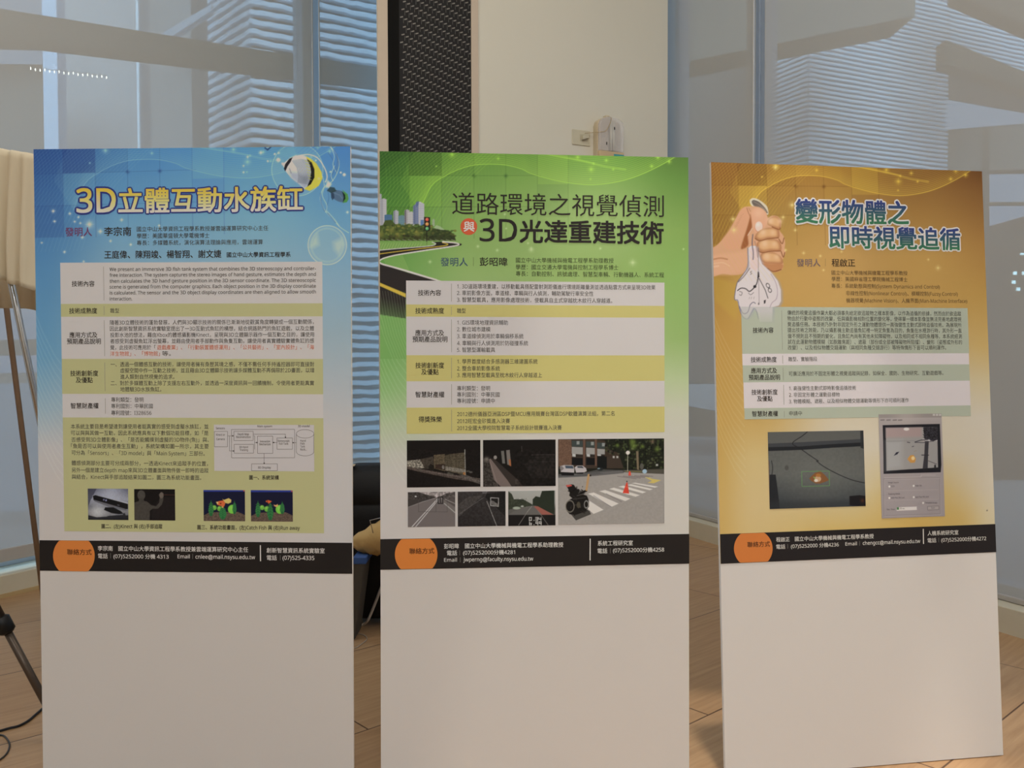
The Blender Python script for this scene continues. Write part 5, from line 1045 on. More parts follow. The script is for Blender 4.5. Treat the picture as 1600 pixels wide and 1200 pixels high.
def pic_scan_wall(p):
    Z = Zc(620, 570, 6.667); p.fill((23, 20, 19)); p.poly(Z((900, 980), (945, 965), (960, 1010), (1060, 1300), (890, 1300)), (56, 50, 46)); p.noise(Z((890, 960), (1060, 960), (1060, 1290), (890, 1290)), .4, 1.6, 4); p.glow(*Z((935, 985))[0], 4, (130, 120, 110), .8)
    p.poly(Z((958, 985), (975, 980), (1150, 1200), (1210, 1290), (1100, 1290), (1010, 1200)), (112, 96, 90)); p.line(Z((975, 980), (1150, 1190), (1230, 1290)), 1.0, (150, 136, 128), .8); p.line(Z((970, 1010), (1060, 1290)), .8, (150, 134, 126), .7); p.poly(Z((975, 978), (1010, 975), (1260, 1200), (1330, 1290), (1220, 1290)), (52, 44, 40))
    p.poly(Z((1085, 898), (1115, 895), (1128, 1030), (1098, 1028)), (104, 100, 94)); p.poly(Z((1138, 890), (1175, 886), (1190, 1055), (1150, 1040)), (112, 104, 98)); p.poly(Z((1165, 990), (1185, 985), (1190, 1058), (1172, 1050)), (160, 92, 50)); p.ell(*Z((1025, 965))[0], 2.6, 3, (136, 128, 122)); p.line(Z((1300, 850), (1302, 900)), .8, (96, 90, 86), .7)
    p.line(Z((1400, 940), (1640, 935)), 1.0, (54, 48, 46)); p.line(Z((1440, 1010), (1640, 1012)), .9, (78, 72, 68)); p.poly(Z((1330, 1040), (1420, 960), (1640, 940), (1640, 1180), (1400, 1180)), (36, 32, 30), .7); p.noise(Z((1230, 880), (1650, 880), (1650, 1290), (1230, 1290)), .3, 2.8, 21)
def pic_crossing(p):
    Z = Zc(840, 570, 6.667); V = Zc(830, 740, 6.154)
    p.fill((30, 30, 24)); p.poly(Z((215, 770), (600, 775), (760, 800), (900, 860), (900, 1080), (215, 1080)), (62, 50, 42)); p.poly(Z((215, 775), (350, 780), (360, 1050), (215, 1060)), (104, 76, 60)); p.noise(Z((215, 775), (360, 775), (360, 1060), (215, 1060)), .12, 1.3, 3)
    for x0, x1, y in ((355, 470, 0), (505, 600, 8), (620, 700, 20)):
        p.poly(Z((x0, 790 + y), (x1, 792 + y), (x1, 856 + y), (x0, 850 + y)), (58, 66, 64)); p.poly(Z((x0 + 50, 795 + y), (x0 + 80, 795 + y), (x0 + 80, 830 + y), (x0 + 50, 830 + y)), (150, 152, 148), .8); p.poly(Z((x0, 855 + y), (x1, 860 + y), (x1, 940 + y * .6), (x0, 925 + y)), (146, 142, 138)); p.poly(Z((x0 + 40, 932), (x1, 935), (x1, 962), (x0 + 40, 960)), (46, 40, 36)); p.poly(Z((x0 + 5, 925 + y * .5), (x0 + 40, 930 + y * .5), (x0 + 40, 960), (x0 + 5, 955)), (176, 174, 170)); p.poly(Z((x0, 968), (x1, 972), (x1, 1045), (x0, 1045)), (20, 20, 22))
    for x in (482, 604): p.poly(Z((x - 10, 775), (x + 14, 775), (x + 12, 1055), (x - 8, 1055)), (100, 72, 58))
    p.poly(Z((620, 950), (720, 950), (720, 1080), (620, 1080)), (20, 22, 22)); p.poly(Z((700, 900), (900, 920), (900, 950), (700, 960)), (60, 46, 36), .8)
    for x in (792, 830, 870): p.poly(Z((x - 10, 950), (x + 10, 952), (x + 10, 974), (x - 10, 972)), (170, 166, 160))
    p.poly(Z((690, 772), (1325, 766), (1325, 1090), (900, 1090), (840, 920), (740, 880)), (30, 32, 24)); rg = np.random.default_rng(8)
    for k in range(320):
        x, y = rg.uniform(700, 1318), rg.uniform(775, 1080)
        if x < 900 and y > 930: continue
        c = [(20, 22, 18), (44, 50, 30), (66, 76, 40), (24, 28, 22), (14, 16, 14), (84, 88, 60)][rg.integers(6)]; p.ell(*Z((x, y))[0], rg.uniform(.8, 2.6), rg.uniform(.8, 2.2), c, a=.7)
    for x, y, r in ((985, 800, 5), (1000, 850, 5), (1090, 850, 3), (1245, 880, 4), (830, 840, 3)): p.glow(*Z((x, y))[0], r, (112, 136, 44), .7)
    p.line(Z((940, 775), (945, 880)), 1.4, (24, 24, 20)); p.poly(Z((1025, 900), (1050, 900), (1056, 1100), (1035, 1090)), (116, 100, 76)); p.glow(*Z((1195, 800))[0], 3, (150, 110, 90), .6)
    p.poly(V((258, 28), (420, 5), (600, -10), (900, -30), (1280, -40), (1280, 486), (258, 500)), (150, 142, 136)); p.poly(V((258, 28), (420, 8), (640, -12), (700, 0), (500, 28), (258, 34)), (74, 72, 72), .8); p.poly(Z((215, 1140), (400, 1145), (640, 1090), (900, 1100), (900, 1130), (600, 1160), (215, 1180)), (84, 82, 82), .8); p.poly(Z((880, 1105), (1325, 1080), (1325, 1140), (1080, 1130), (900, 1120)), (60, 56, 46), .8); p.line(Z((915, 1110), (1080, 1116)), 1.0, (140, 130, 60), .7)
    p.noise(V((258, 60), (1280, 60), (1280, 500), (258, 500)), .025, 2.4, 5)
    for q in (((235, 1055), (262, 1050), (275, 1045), (370, 1048), (382, 1085), (380, 1140), (300, 1150), (240, 1120)), ((385, 1070), (410, 1052), (470, 1052), (505, 1080), (512, 1110), (480, 1125), (400, 1128))): p.poly(Z(*q), (176, 166, 166))
    p.poly(Z((285, 1052), (365, 1054), (375, 1082), (292, 1080)), (64, 76, 90)); p.poly(Z((412, 1058), (465, 1058), (480, 1078), (415, 1074)), (58, 66, 76)); p.poly(Z((240, 1118), (380, 1125), (378, 1155), (250, 1155)), (26, 24, 26)); p.poly(Z((400, 1125), (480, 1122), (470, 1138), (410, 1138)), (30, 28, 30)); p.poly(Z((228, 1075), (248, 1052), (275, 1080), (245, 1110)), (120, 112, 112))
    p.ell(*Z((650, 1088))[0], 5, 2.6, (36, 40, 40)); p.ell(*Z((636, 1082))[0], 2, 1, (120, 140, 150)); p.line(Z((939, 930), (937, 1110)), .9, (170, 164, 140)); p.ell(*Z((940, 916))[0], 3.1, 3.1, (220, 212, 196)); p.ell(*Z((1115, 1112))[0], 3.6, 3.4, (150, 176, 200)); p.ell(*Z((1085, 1060))[0], 3, 5, (96, 92, 84), a=.8); p.poly(Z((1232, 1035), (1255, 1035), (1255, 1055), (1232, 1055)), (160, 158, 150))
    p.poly(Z((945, 1155), (950, 1115), (958, 1108), (968, 1115), (974, 1155)), (216, 62, 40))
    for k in range(5): p.line(V((830 + k * 55, 28 - k * 2), (1010 + k * 40, 52 - k * 6)), .8, (96, 82, 84), .7)
    p.poly(V((1100, 40), (1180, 55), (1250, 65), (1180, 95), (1120, 90), (1160, 72)), (196, 174, 84)); p.line(V((1100, 38), (1150, 45)), .9, (190, 176, 90))
    for q in (((545, 195), (600, 184), (842, 292), (775, 322)), ((655, 172), (710, 160), (955, 245), (905, 268)), ((750, 150), (795, 138), (1045, 210), (1005, 226), (930, 205)), ((838, 128), (885, 118), (1105, 180), (1070, 193)), ((920, 112), (960, 104), (1170, 152), (1140, 162)), ((965, 94), (1000, 90), (1220, 128), (1190, 138)), ((560, 265), (695, 352), (600, 392), (545, 345))): p.poly(V(*q), (206, 200, 196))
    for a, b in (((600, 215), (770, 325)), ((720, 195), (870, 275))): p.line(V(a, b), .8, (104, 92, 96), .7)
    p.line(V((552, 15), (530, 165)), 3.4, (176, 134, 84)); p.ell(*V((568, 20))[0], 1.4, 1.4, (40, 36, 34)); p.poly(V((880, 190), (915, 90), (925, 85), (942, 195)), (210, 56, 34)); p.line(V((905, 130), (935, 132)), 1.0, (220, 120, 96), .6); p.ell(*V((920, 78))[0], 1, 1, (60, 46, 40))
    dark = (26, 23, 22); p.poly(V((345, 370), (385, 400), (430, 455), (575, 395), (560, 360), (450, 370)), (66, 62, 58)); p.poly(V((385, 105), (410, 110), (435, 150), (460, 150), (465, 180), (520, 160), (530, 175), (490, 200), (535, 215), (550, 250), (555, 320), (520, 370), (430, 400), (370, 395), (335, 350), (330, 300), (360, 260), (395, 240), (365, 215), (370, 185), (350, 140), (335, 118)), dark)
    rw = np.random.default_rng(5)
    for k in range(46):
        x, y = rw.uniform(365, 545), rw.uniform(130, 385)
        if abs(x - 450) > 55 + (y - 130) * .22: continue
        c = [(26, 23, 22), (40, 36, 34), (16, 14, 14), (70, 64, 58)][rw.integers(4)]; p.line(V((x, y), (x + rw.uniform(-40, 40), y + rw.uniform(-28, 28))), rw.uniform(.8, 2.0), c, .85)
    p.poly(V((332, 112), (385, 108), (392, 122), (345, 132)), (196, 76, 66)); p.ring(*V((372, 318))[0], 6.5, 9, 1.2, (120, 112, 100)); p.ring(*V((530, 300))[0], 3.2, 5.6, 1.0, (150, 146, 140)); p.ell(*V((455, 305))[0], 3, 5, (84, 76, 60), a=.8); p.line(V((440, 215), (520, 195)), .9, (110, 104, 98), .8); p.line(V((400, 250), (520, 235)), .8, (90, 84, 80), .7)
def poster_green():
    i = 2; t = board(i, 'white board with the green road and city poster'); 
    us = np.arange(-BW / 2, BW / 2 + 1e-6, pxstep(i, .8)); us = np.append(us[:-1], BW / 2)
    lattice_mesh(i, 'poster_sheet', us, np.concatenate([sheet_rows(.42, BW / 481 * .8, BW / 481 * 1.3)]), paint_green, .0006, t)
    WT, YL = (196, 186, 182), (192, 178, 100)
    lx = lambda y: 635.2 + (y - 438.5) * .0016; rx = lambda y: 1037.5 + (y - 441) * .0034
    ys = [(438.5, 441), (475.9, 477.2), (494.6, 495.9), (554.9, 554.7), (595.5, 594.8), (636.3, 635.6), (677.7, 675.3)]
    heads = [(w, x0, y, x1, y, 9.3, DK) for w, x0, x1, y in (('技術內容', 653.9, 689.5, 457.2), ('技術成熟度', 649.6, 694, 485.3), ('應用方式及', 649.3, 694, 519.8), ('預期產品說明', 645, 699.2, 529.7), ('技術創新度', 649.6, 694, 570.6), ('及優點', 658.6, 685.4, 580.7), ('智慧財產權', 649.3, 694.3, 616.2), ('得獎殊榮', 654.2, 690.2, 655))]
    L = [(w, x0, y0, x1, y1, 7.8, GY) for w, x0, y0, x1, y1 in (('1. 3D道路環境重建，以移動載具搭配雷射測距儀進行環境距離量測並透過點雲方式來呈現3D效果', 714.6, 447.1, 1023.4, 448.8), ('2. 車前影像方面，車道線、車輛與行人偵測，輔助駕駛行車安全性', 714.3, 457.4, 926.7, 458.5), ('3. 智慧型載具，應用影像處理技術，使載具自主式穿越枕木紋行人穿越道。', 714.3, 467.9, 956, 469.5), ('雛型', 714.3, 485.3, 728, 485.3),
        ('1. GIS環境地理資訊輔助', 714.6, 503.5, 793.6, 503.7), ('2. 數位城市建模', 714.3, 514, 766.3, 514.2), ('3. 車道線偵測用於車輛偏移系統', 714.3, 524.8, 817.8, 525), ('4. 車輛與行人偵測用於防碰撞系統', 714.3, 535.7, 825, 535.8), ('5. 智慧型運輸載具', 714.3, 546.2, 773.6, 546.2),
        ('1. 學界首度結合多感測器三維建圖系統', 714.6, 564.4, 839.8, 564.4), ('2. 整合車前影像系統', 714.3, 575.3, 781, 575.3), ('3. 應用智慧型載具至枕木紋行人穿越道上', 714.3, 585.7, 846.7, 585.7),
        ('專利類型：發明', 714.2, 606.4, 765.5, 606.4), ('專利國別：中華民國', 714.2, 616.2, 780.5, 616.2), ('專利證號：申請中', 714.2, 626, 773, 626),
        ('2012德州儀器亞洲區DSP暨MCU應用競賽台灣區DSP軟體演算法組，第二名', 714.2, 646.8, 960, 645.8), ('2012旺宏金矽獎進入決賽', 714.2, 657.8, 796.7, 657.5), ('2012全國大學校院智慧電子系統設計競賽進入決賽', 714.2, 668.7, 877.5, 667.8))]
    div = [(705.7, a, 705.7, b, .6, (142, 134, 118)) for a, b in ((443, 471), (479, 492), (499, 550), (559, 591), (600, 632), (640, 674))]
    in_rows(i, [([(lx(ys[k][0]), ys[k][0]), (rx(ys[k][1]), ys[k][1]), (rx(ys[k + 1][1]), ys[k + 1][1]), (lx(ys[k + 1][0]), ys[k + 1][0])], c, None) for k, c in enumerate((WT, YL, WT, YL, WT, YL))], heads, L, div, t)
    text(i, 'title_lettering', [('道路環境之視覺偵測', 706.9, 318, 1036.2, 322.3, 34.5, (48, 42, 36))], .0014, t)
    text(i, 'subtitle_lettering', [('3D', 750, 360.2, 807.6, 361, 36, (44, 38, 36), .010), ('光達重建技術', 812.5, 361.3, 1035.4, 363.6, 35, (44, 38, 36), .027)], .0014, t)
    dq = flat_quads(i, 'red_disc', [([(732.9 + 13 * math.cos(a * math.pi / 20), 354.3 + 13 * math.sin(a * math.pi / 20)) for a in range(40)], (206, 82, 40))], .0010, t, rect=False); text(i, 'disc_character', [('與', 725, 354, 741.8, 354.3, 15.5, (214, 204, 190))], .0014, dq, bold=.024)
    text(i, 'inventor_heading', [('發明人', 689, 409, 731.2, 409.2, 13.5, (62, 84, 104))], .0012, t, bold=.008)
    text(i, 'inventor_name', [('彭昭暐', 750, 408.6, 793, 409, 13.4, DK)], .0012, t, bold=.012)
    text(i, 'inventor_details', [('國立中山大學機械與機電工程學系助理教授', 806, 406.3, 958.2, 407, 8, (76, 84, 52)), ('學歷：國立交通大學電機與控制工程學系博士', 806, 417, 965.6, 417.7, 8, (76, 84, 52)), ('專長：自動控制、訊號處理、智慧型車輛、行動機器人、系統工程', 806, 427.3, 1036.7, 429.3, 8, (76, 84, 52))], .0012, t)
    stroke_quads(i, 'divider_line', [(740, 402, 740, 415.5, .6, (104, 122, 70))], .0012, t)
    fb = flat_quads(i, 'contact_band', [([(593.6, 843.2), (1077.8, 835.4), (1077.2, 882.3), (593.9, 891.6)], (38, 33, 31))], .0010, t)
    disc = []
    for k in range(64):
        a = 2 * math.pi * k / 64; x, y = 649.8 + 33.3 * math.cos(a), 867.6 + 33.5 * math.sin(a); disc.append((x, max(843.6 - (x - 594) * .0161, min(891.2 - (x - 594) * .0192, y))))
    flat_quads(i, 'orange_disc', [(disc, (210, 116, 26))], .0013, fb, rect=False); text(i, 'contact_heading', [('聯絡方式', 639.2, 862.2, 678.2, 861.4, 9.2, (74, 40, 20))], .0016, fb, bold=.012)
    contact(i, [(w, x0, y0, x1, y1, h, WH) for w, x0, y0, x1, y1, h in (('彭昭暐', 693.5, 854.4, 716.7, 854, 8), ('國立中山大學機械與機電工程學系助理教授', 726.2, 853.9, 880, 852, 8), ('電話', 698, 865.2, 713.8, 864.9, 8), ('(07)5252000分機4281', 723.2, 864.6, 804.5, 863.6, 7.8), ('Email', 693.5, 876.2, 713.5, 875.9, 6), ('jwperng@faculty.nsysu.edu.tw', 723.6, 875.6, 833, 874.2, 6.4), ('系統工程研究室', 934, 850, 989, 849.2, 8), ('電話', 933.7, 861.9, 949, 861.7, 8), ('(07)5252000分機4258', 957.9, 861, 1038, 859.8, 7.8))], 922, fb)
    stroke_quads(i, 'white_bar', [(922.2, 842.7, 922, 876.8, 1.6, WH)], .0016, fb)
    for x, y in ((717.9, 865), (718.7, 875.7), (953.8, 861.7)): stroke_quads(i, 'divider_line', [(x, y - 4, x, y + 4, .5, (122, 114, 106))], .0016, fb)
    for q, f in (([(635.5, 688.2), (750.2, 687.5), (750.9, 761.1), (636, 761.6)], pic_scan_street), ([(754.8, 687.5), (867.8, 686.7), (868.2, 759.5), (754.6, 761.1)], pic_scan_wall), ([(872.3, 686.3), (1038, 685), (1037.7, 818.3), (871.9, 820.9)], pic_crossing), ([(637, 769.2), (711, 768.8), (711, 823.4), (637, 824)], road_pic(0)), ([(715, 768.4), (789.9, 768), (789.5, 822.5), (715, 823.4)], road_pic(1)), ([(794, 768), (867.9, 766.5), (867.7, 821.7), (794, 822.6)], road_pic(2))): quad_patch(i, 'printed_photo', q, f, .0014, t, .55)
poster_green()

# ======================= brown sheet
def draw_clock(p, a=1.0):
    """a limp paper clock that hangs out of the fist"""
    Z = Zc(1130, 290, 5.714); V = lambda *q: [tuple(v[:2]) for v in spline([(*b, 0) for b in Z(*q)], 5)]
    rim = Z((228, 560), (225, 720), (180, 800), (130, 870), (105, 990), (112, 1022), (132, 1030), (150, 1110), (172, 1165), (215, 1195), (250, 1150), (275, 1095), (310, 1130), (330, 1215), (440, 1215), (445, 1085), (500, 1070), (520, 1030), (518, 930), (490, 850), (436, 780), (350, 700), (312, 600), (300, 540), (250, 540))
    p.poly([(x + 3.0, y + 1.5) for x, y in rim], (150, 148, 176), .55 * a, 3.5); p.poly(rim, (208, 196, 196), a); p.poly(Z((240, 560), (300, 560), (318, 640), (330, 720), (300, 760), (245, 740)), (214, 186, 182), .8 * a, 3)
    p.line(V((222, 560), (224, 720), (178, 800), (128, 872), (106, 990), (110, 1020), (134, 1026), (150, 1100), (178, 1168), (220, 1190), (252, 1140), (276, 1098), (300, 1118), (318, 1190)), 1.3, (96, 98, 132), .8 * a)
    p.line(V((150, 1080), (180, 1140), (222, 1130), (245, 1065), (272, 1042), (292, 1052)), 1.0, (60, 60, 90), .8 * a); p.line(V((430, 790), (470, 860), (488, 940), (478, 1010), (440, 1045), (420, 1090)), 1.0, (150, 128, 146), .7 * a)
    p.line(V((240, 740), (190, 810), (140, 860)), 1.6, (80, 70, 80), .6 * a)
    ik = (38, 34, 40); p.line(V((317, 560), (318, 780)), .7, (90, 80, 90), .8 * a); p.poly(Z((312, 770), (322, 772), (328, 818), (310, 825)), ik, a); p.line(V((315, 820), (305, 870), (288, 900), (262, 930), (235, 945), (205, 922), (165, 916), (132, 938)), 1.3, ik, a); p.ell(*Z((286, 902))[0], 2.4, 2.2, ik, a=a)
    p.line(Z((325, 830), (380, 935), (403, 1005)), .9, ik, a); p.line(Z((320, 820), (325, 1060)), .6, (110, 96, 104), .8 * a); p.ring(*Z((403, 893))[0], 2.4, 3.6, .8, ik, .9 * a, -.5); p.ring(*Z((420, 935))[0], 2.4, 3.2, .8, ik, .9 * a, -.4); p.line(V((150, 945), (172, 955), (165, 980), (150, 975)), .8, (90, 84, 90), .9 * a); p.line(V((230, 960), (250, 975), (275, 955)), .8, (100, 92, 98), .9 * a); p.line(V((258, 765), (246, 775), (258, 785), (248, 795)), .7, (80, 70, 76), .9 * a); p.poly(Z((366, 1025), (384, 1020), (380, 1050), (368, 1055)), ik, .9 * a); p.ell(*Z((320, 1055))[0], .8, 1.6, ik, a=.7 * a)
    for x in (240, 258, 280): p.line(Z((x, 995), (x - 4, 1012)), .6, (140, 128, 132), .8 * a)
def paint_brown(p):
    blend_cols(p, [(1112, [(254, (148, 96, 26)), (330, (150, 108, 30)), (430, (164, 122, 40)), (520, (184, 138, 54)), (640, (190, 148, 64)), (760, (198, 160, 78)), (850, (200, 162, 80))]),
                   (1180, [(254, (146, 98, 28)), (330, (158, 120, 46)), (430, (190, 146, 68)), (520, (188, 146, 66)), (660, (196, 160, 86)), (720, (204, 178, 116)), (790, (206, 180, 122)), (850, (206, 178, 114))]),
                   (1320, [(254, (160, 112, 26)), (320, (174, 130, 56)), (400, (190, 146, 74)), (480, (192, 150, 76)), (600, (202, 186, 150)), (690, (203, 191, 170)), (760, (204, 190, 156)), (830, (204, 172, 92))]),
                   (1440, [(254, (128, 84, 34)), (320, (156, 112, 46)), (400, (188, 144, 66)), (480, (190, 148, 70)), (620, (202, 190, 168)), (700, (202, 190, 164)), (770, (200, 168, 88)), (830, (200, 162, 76))]),
                   (1556, [(264, (104, 62, 22)), (300, (130, 86, 36)), (380, (166, 120, 52)), (460, (184, 142, 62)), (540, (198, 164, 92)), (590, (200, 182, 138)), (650, (200, 190, 172)), (760, (200, 188, 166)), (820, (200, 186, 150))])])
    T = template(3, p, (96, 56, 16), (222, 184, 30), (226, 188, 34), .40, .5)
    p.glow(1500, 815, 34, (196, 154, 58), .45); p.poly([(1112, 430), (1170, 450), (1150, 500), (1118, 470)], (198, 168, 44), .25, 8)
    Z = Zc(1130, 290, 5.714); V = lambda *q: [tuple(v[:2]) for v in spline([(*b, 0) for b in Z(*q)], 5)]
    # clock tip that sticks out above the thumb
    p.poly(V((240, 135), (262, 118), (310, 125), (370, 165), (400, 205), (402, 265), (340, 220), (270, 195), (245, 165), (240, 135)), (206, 196, 180), .9); p.poly(V((258, 142), (280, 134), (330, 155), (385, 215), (398, 252), (340, 212), (285, 190), (262, 165), (258, 142)), (104, 92, 84)); p.line(V((275, 148), (330, 178), (390, 235)), 1.0, (150, 140, 128), .7)
    # hand
    sk, lo, hi, dk = (206, 152, 112), (180, 120, 76), (222, 182, 144), (150, 84, 40)
    p.poly(V((-110, 560), (-60, 540), (0, 480), (60, 400), (110, 310), (150, 235), (180, 205), (215, 192), (290, 190), (345, 205), (385, 240), (402, 290), (440, 272), (490, 280), (520, 320), (518, 375), (505, 402), (540, 450), (556, 510), (552, 560), (560, 600), (545, 640), (530, 670), (540, 700), (528, 750), (480, 772), (430, 768), (360, 720), (300, 660), (250, 700), (225, 745), (170, 790), (90, 800), (0, 790), (-110, 800), (-110, 560)), sk, 1, 1.4)
    p.poly(Z((-110, 640), (0, 610), (120, 600), (220, 580), (228, 700), (170, 780), (80, 798), (-110, 800)), (214, 160, 122), .8, 6); p.line(V((-80, 660), (-20, 650), (40, 660)), 2.4, (170, 104, 62), .6); p.line(V((-80, 700), (0, 690), (60, 720)), 1.6, hi, .6); p.line(V((-100, 730), (-40, 720)), 3, (226, 186, 156), .5)
    p.poly(V((0, 480), (60, 400), (120, 300), (160, 225), (200, 200), (240, 240), (235, 330), (200, 430), (170, 540), (90, 580), (20, 560), (0, 480)), (210, 150, 112), .9, 5)
    p.poly(V((248, 262), (262, 300), (258, 380), (224, 446), (226, 535), (165, 568), (178, 500), (205, 420), (232, 330), (248, 262)), dk, .95, 2.5); p.line(V((215, 205), (228, 245), (250, 290)), 1.1, (160, 96, 60), .8); p.line(V((232, 205), (246, 235)), .8, (160, 100, 66), .7)
    for k in range(5): p.line(V((90 + k * 16, 400 - k * 30), (130 + k * 14, 360 - k * 26)), .6, (180, 120, 84), .5)
    p.poly(V((250, 270), (270, 215), (320, 205), (375, 240), (398, 290), (392, 350), (360, 385), (330, 425), (300, 430), (272, 390), (258, 330), (250, 270)), (214, 156, 120), 1, 2.5); p.glow(*Z((320, 250))[0], 8, (222, 172, 138), .8)
    p.ell(*Z((322, 372))[0], 6.6, 8.6, (196, 136, 104)); p.ell(*Z((322, 368))[0], 5.9, 7.8, (226, 190, 176)); p.glow(*Z((314, 352))[0], 3, (236, 210, 200), .7)
    for pts in (((398, 320), (430, 285), (480, 280), (515, 315), (515, 370), (500, 392), (440, 372), (400, 350), (398, 320)), ((300, 430), (345, 395), (420, 378), (490, 390), (505, 430), (495, 470), (400, 475), (320, 495), (285, 470), (300, 430)), ((302, 520), (340, 485), (430, 478), (490, 490), (520, 530), (515, 585), (430, 585), (350, 598), (305, 570), (302, 520)), ((332, 630), (360, 600), (440, 595), (500, 620), (532, 660), (530, 700), (450, 700), (380, 695), (340, 670), (332, 630))):
        q = V(*pts); cx, cy = np.mean([v[0] for v in q]), np.mean([v[1] for v in q]); p.poly(q, lo, 1, 1.4); p.poly([(cx + (x - cx) * .8, cy - .9 + (y - cy) * .72) for x, y in q], (212, 160, 104), .95, 4); p.glow(cx - 6, cy - 3, 5.5, hi, .8); p.glow(cx + 9, cy - 2.5, 4.5, hi, .6)
    for q in (((290, 475), (330, 495), (400, 478), (495, 468)), ((300, 572), (350, 600), (430, 588), (515, 585)), ((440, 372), (500, 395), (512, 380)), ((500, 480), (530, 520), (545, 470)), ((520, 590), (540, 640), (552, 600))): p.line(V(*q), 1.4, (130, 74, 34), .85)
    p.poly(V((345, 690), (420, 700), (520, 700), (538, 720), (520, 752), (475, 772), (430, 762), (370, 725), (345, 690)), (186, 124, 76), 1, 2); p.line(V((400, 740), (450, 768), (520, 750)), 1.4, (120, 66, 30), .8)
    draw_clock(p)
    p.poly(V((228, 545), (232, 640), (236, 720), (225, 745), (205, 760), (222, 700), (222, 600), (228, 545)), (150, 140, 150), .6, 2); p.line(V((268, 440), (262, 520), (272, 600), (270, 660)), 1.8, (96, 84, 100), .75); p.line(V((285, 500), (300, 560), (312, 640)), 1.2, (150, 110, 96), .7); p.line(V((222, 448), (262, 385)), .8, (220, 206, 196), .7)
    for k in range(8): p.line(T([(592 + k * 5, 330), (606 + k * 7, 380), (632 + k * 9, 430)]), .6, (200, 168, 60), .22)
    for x, y, r in ((1146, 343, 4), (1147.5, 360, 5), (1238, 321, 5), (1224, 340, 3), (1243, 360, 2.6), (1256, 395.5, 2.6), (1282, 400, 2.4), (1228, 391, 2.2), (1315, 393, 2), (1465, 418, 4), (1287, 422, 2), (1212, 263, 4), (1450, 405, 2)): p.star(x, y, r, (222, 200, 120), .75)
    p.ell(1543.5, 795.8, 1.1, 1.1, (90, 80, 70))
def paint_top_row(p):
    p.fill((168, 174, 154)); idx = p._box(1150, 1222, 478, 515); draw_clock(p, .55); t = np.clip((p.Y[idx] - 486) / 24, 0, 1); p.mix(idx, t, (168, 174, 154))
def pic_goldfish(p):
    Z = Zc(1110, 540, 6.667); V = Zc(1120, 720, 6.957); S = lambda *q: [tuple(v[:2]) for v in spline([(*b, 0) for b in q], 6)]
    p.rows([(670, (80, 81, 80)), (700, (88, 89, 86)), (740, (94, 96, 93)), (770, (68, 72, 74)), (796, (52, 56, 60))]); p.glow(1278, 735, 60, (106, 107, 102), .5); p.noise(None, .03, 3, 3)
    p.poly(Z((605, 900), (1640, 880), (1640, 960), (1300, 985), (900, 1005), (605, 1020)), (92, 92, 88), .7); p.poly(Z((605, 1020), (870, 1008), (1280, 985), (1570, 968), (1570, 1005), (1280, 1025), (940, 1050), (605, 1060)), (62, 64, 68)); p.poly(Z((605, 1058), (940, 1048), (1280, 1022), (1600, 1002), (1600, 1042), (1280, 1060), (940, 1085), (605, 1098)), (36, 38, 42)); p.poly(Z((1565, 880), (1640, 880), (1640, 1080), (1570, 1060)), (44, 46, 48), .9)
    w = (34, 34, 38); p.line(S(*Z((1015, 895), (960, 940), (860, 1015), (940, 1070), (1040, 1140), (1130, 1200))) + S(*V((1090, 0), (1170, 60), (1320, 140), (1480, 205), (1640, 240))), 1.1, w); p.line(S(*V((600, 0), (612, 80), (604, 150))), 1.0, w)
    p.poly(V((580, 150), (645, 150), (665, 300), (690, 510), (690, 530), (575, 530)), (38, 40, 44)); p.poly(V((575, 440), (1640, 420), (1640, 530), (575, 530)), (48, 52, 56), .5, 8); p.poly(V((1448, 380), (1560, 370), (1640, 380), (1640, 500), (1452, 480)), (28, 26, 30)); p.glow(*V((1590, 430))[0], 3, (96, 48, 28), .7); p.ell(*V((765, 75))[0], 3, 4, (70, 70, 66), a=.7)
    q = V((1010, 190), (1070, 130), (1130, 110), (1180, 150), (1225, 205), (1200, 220), (1130, 245), (1080, 245), (1030, 215)); p.poly(q, (130, 84, 46)); p.ell(*V((1105, 195))[0], 5, 4.6, (188, 150, 112)); p.ell(*V((1085, 212))[0], 3, 2.4, (206, 196, 180)); p.ell(*V((1110, 155))[0], 4, 2.6, (168, 106, 40)); p.line(V((1060, 175), (1075, 190)), 1.0, (110, 190, 80)); q = V((928, 115), (1228, 108), (1232, 268), (932, 278)); p.line(q + q[:1], .8, (92, 150, 80))
    p.line(V((572, 0), (578, 530)), .8, (120, 60, 30), .6)
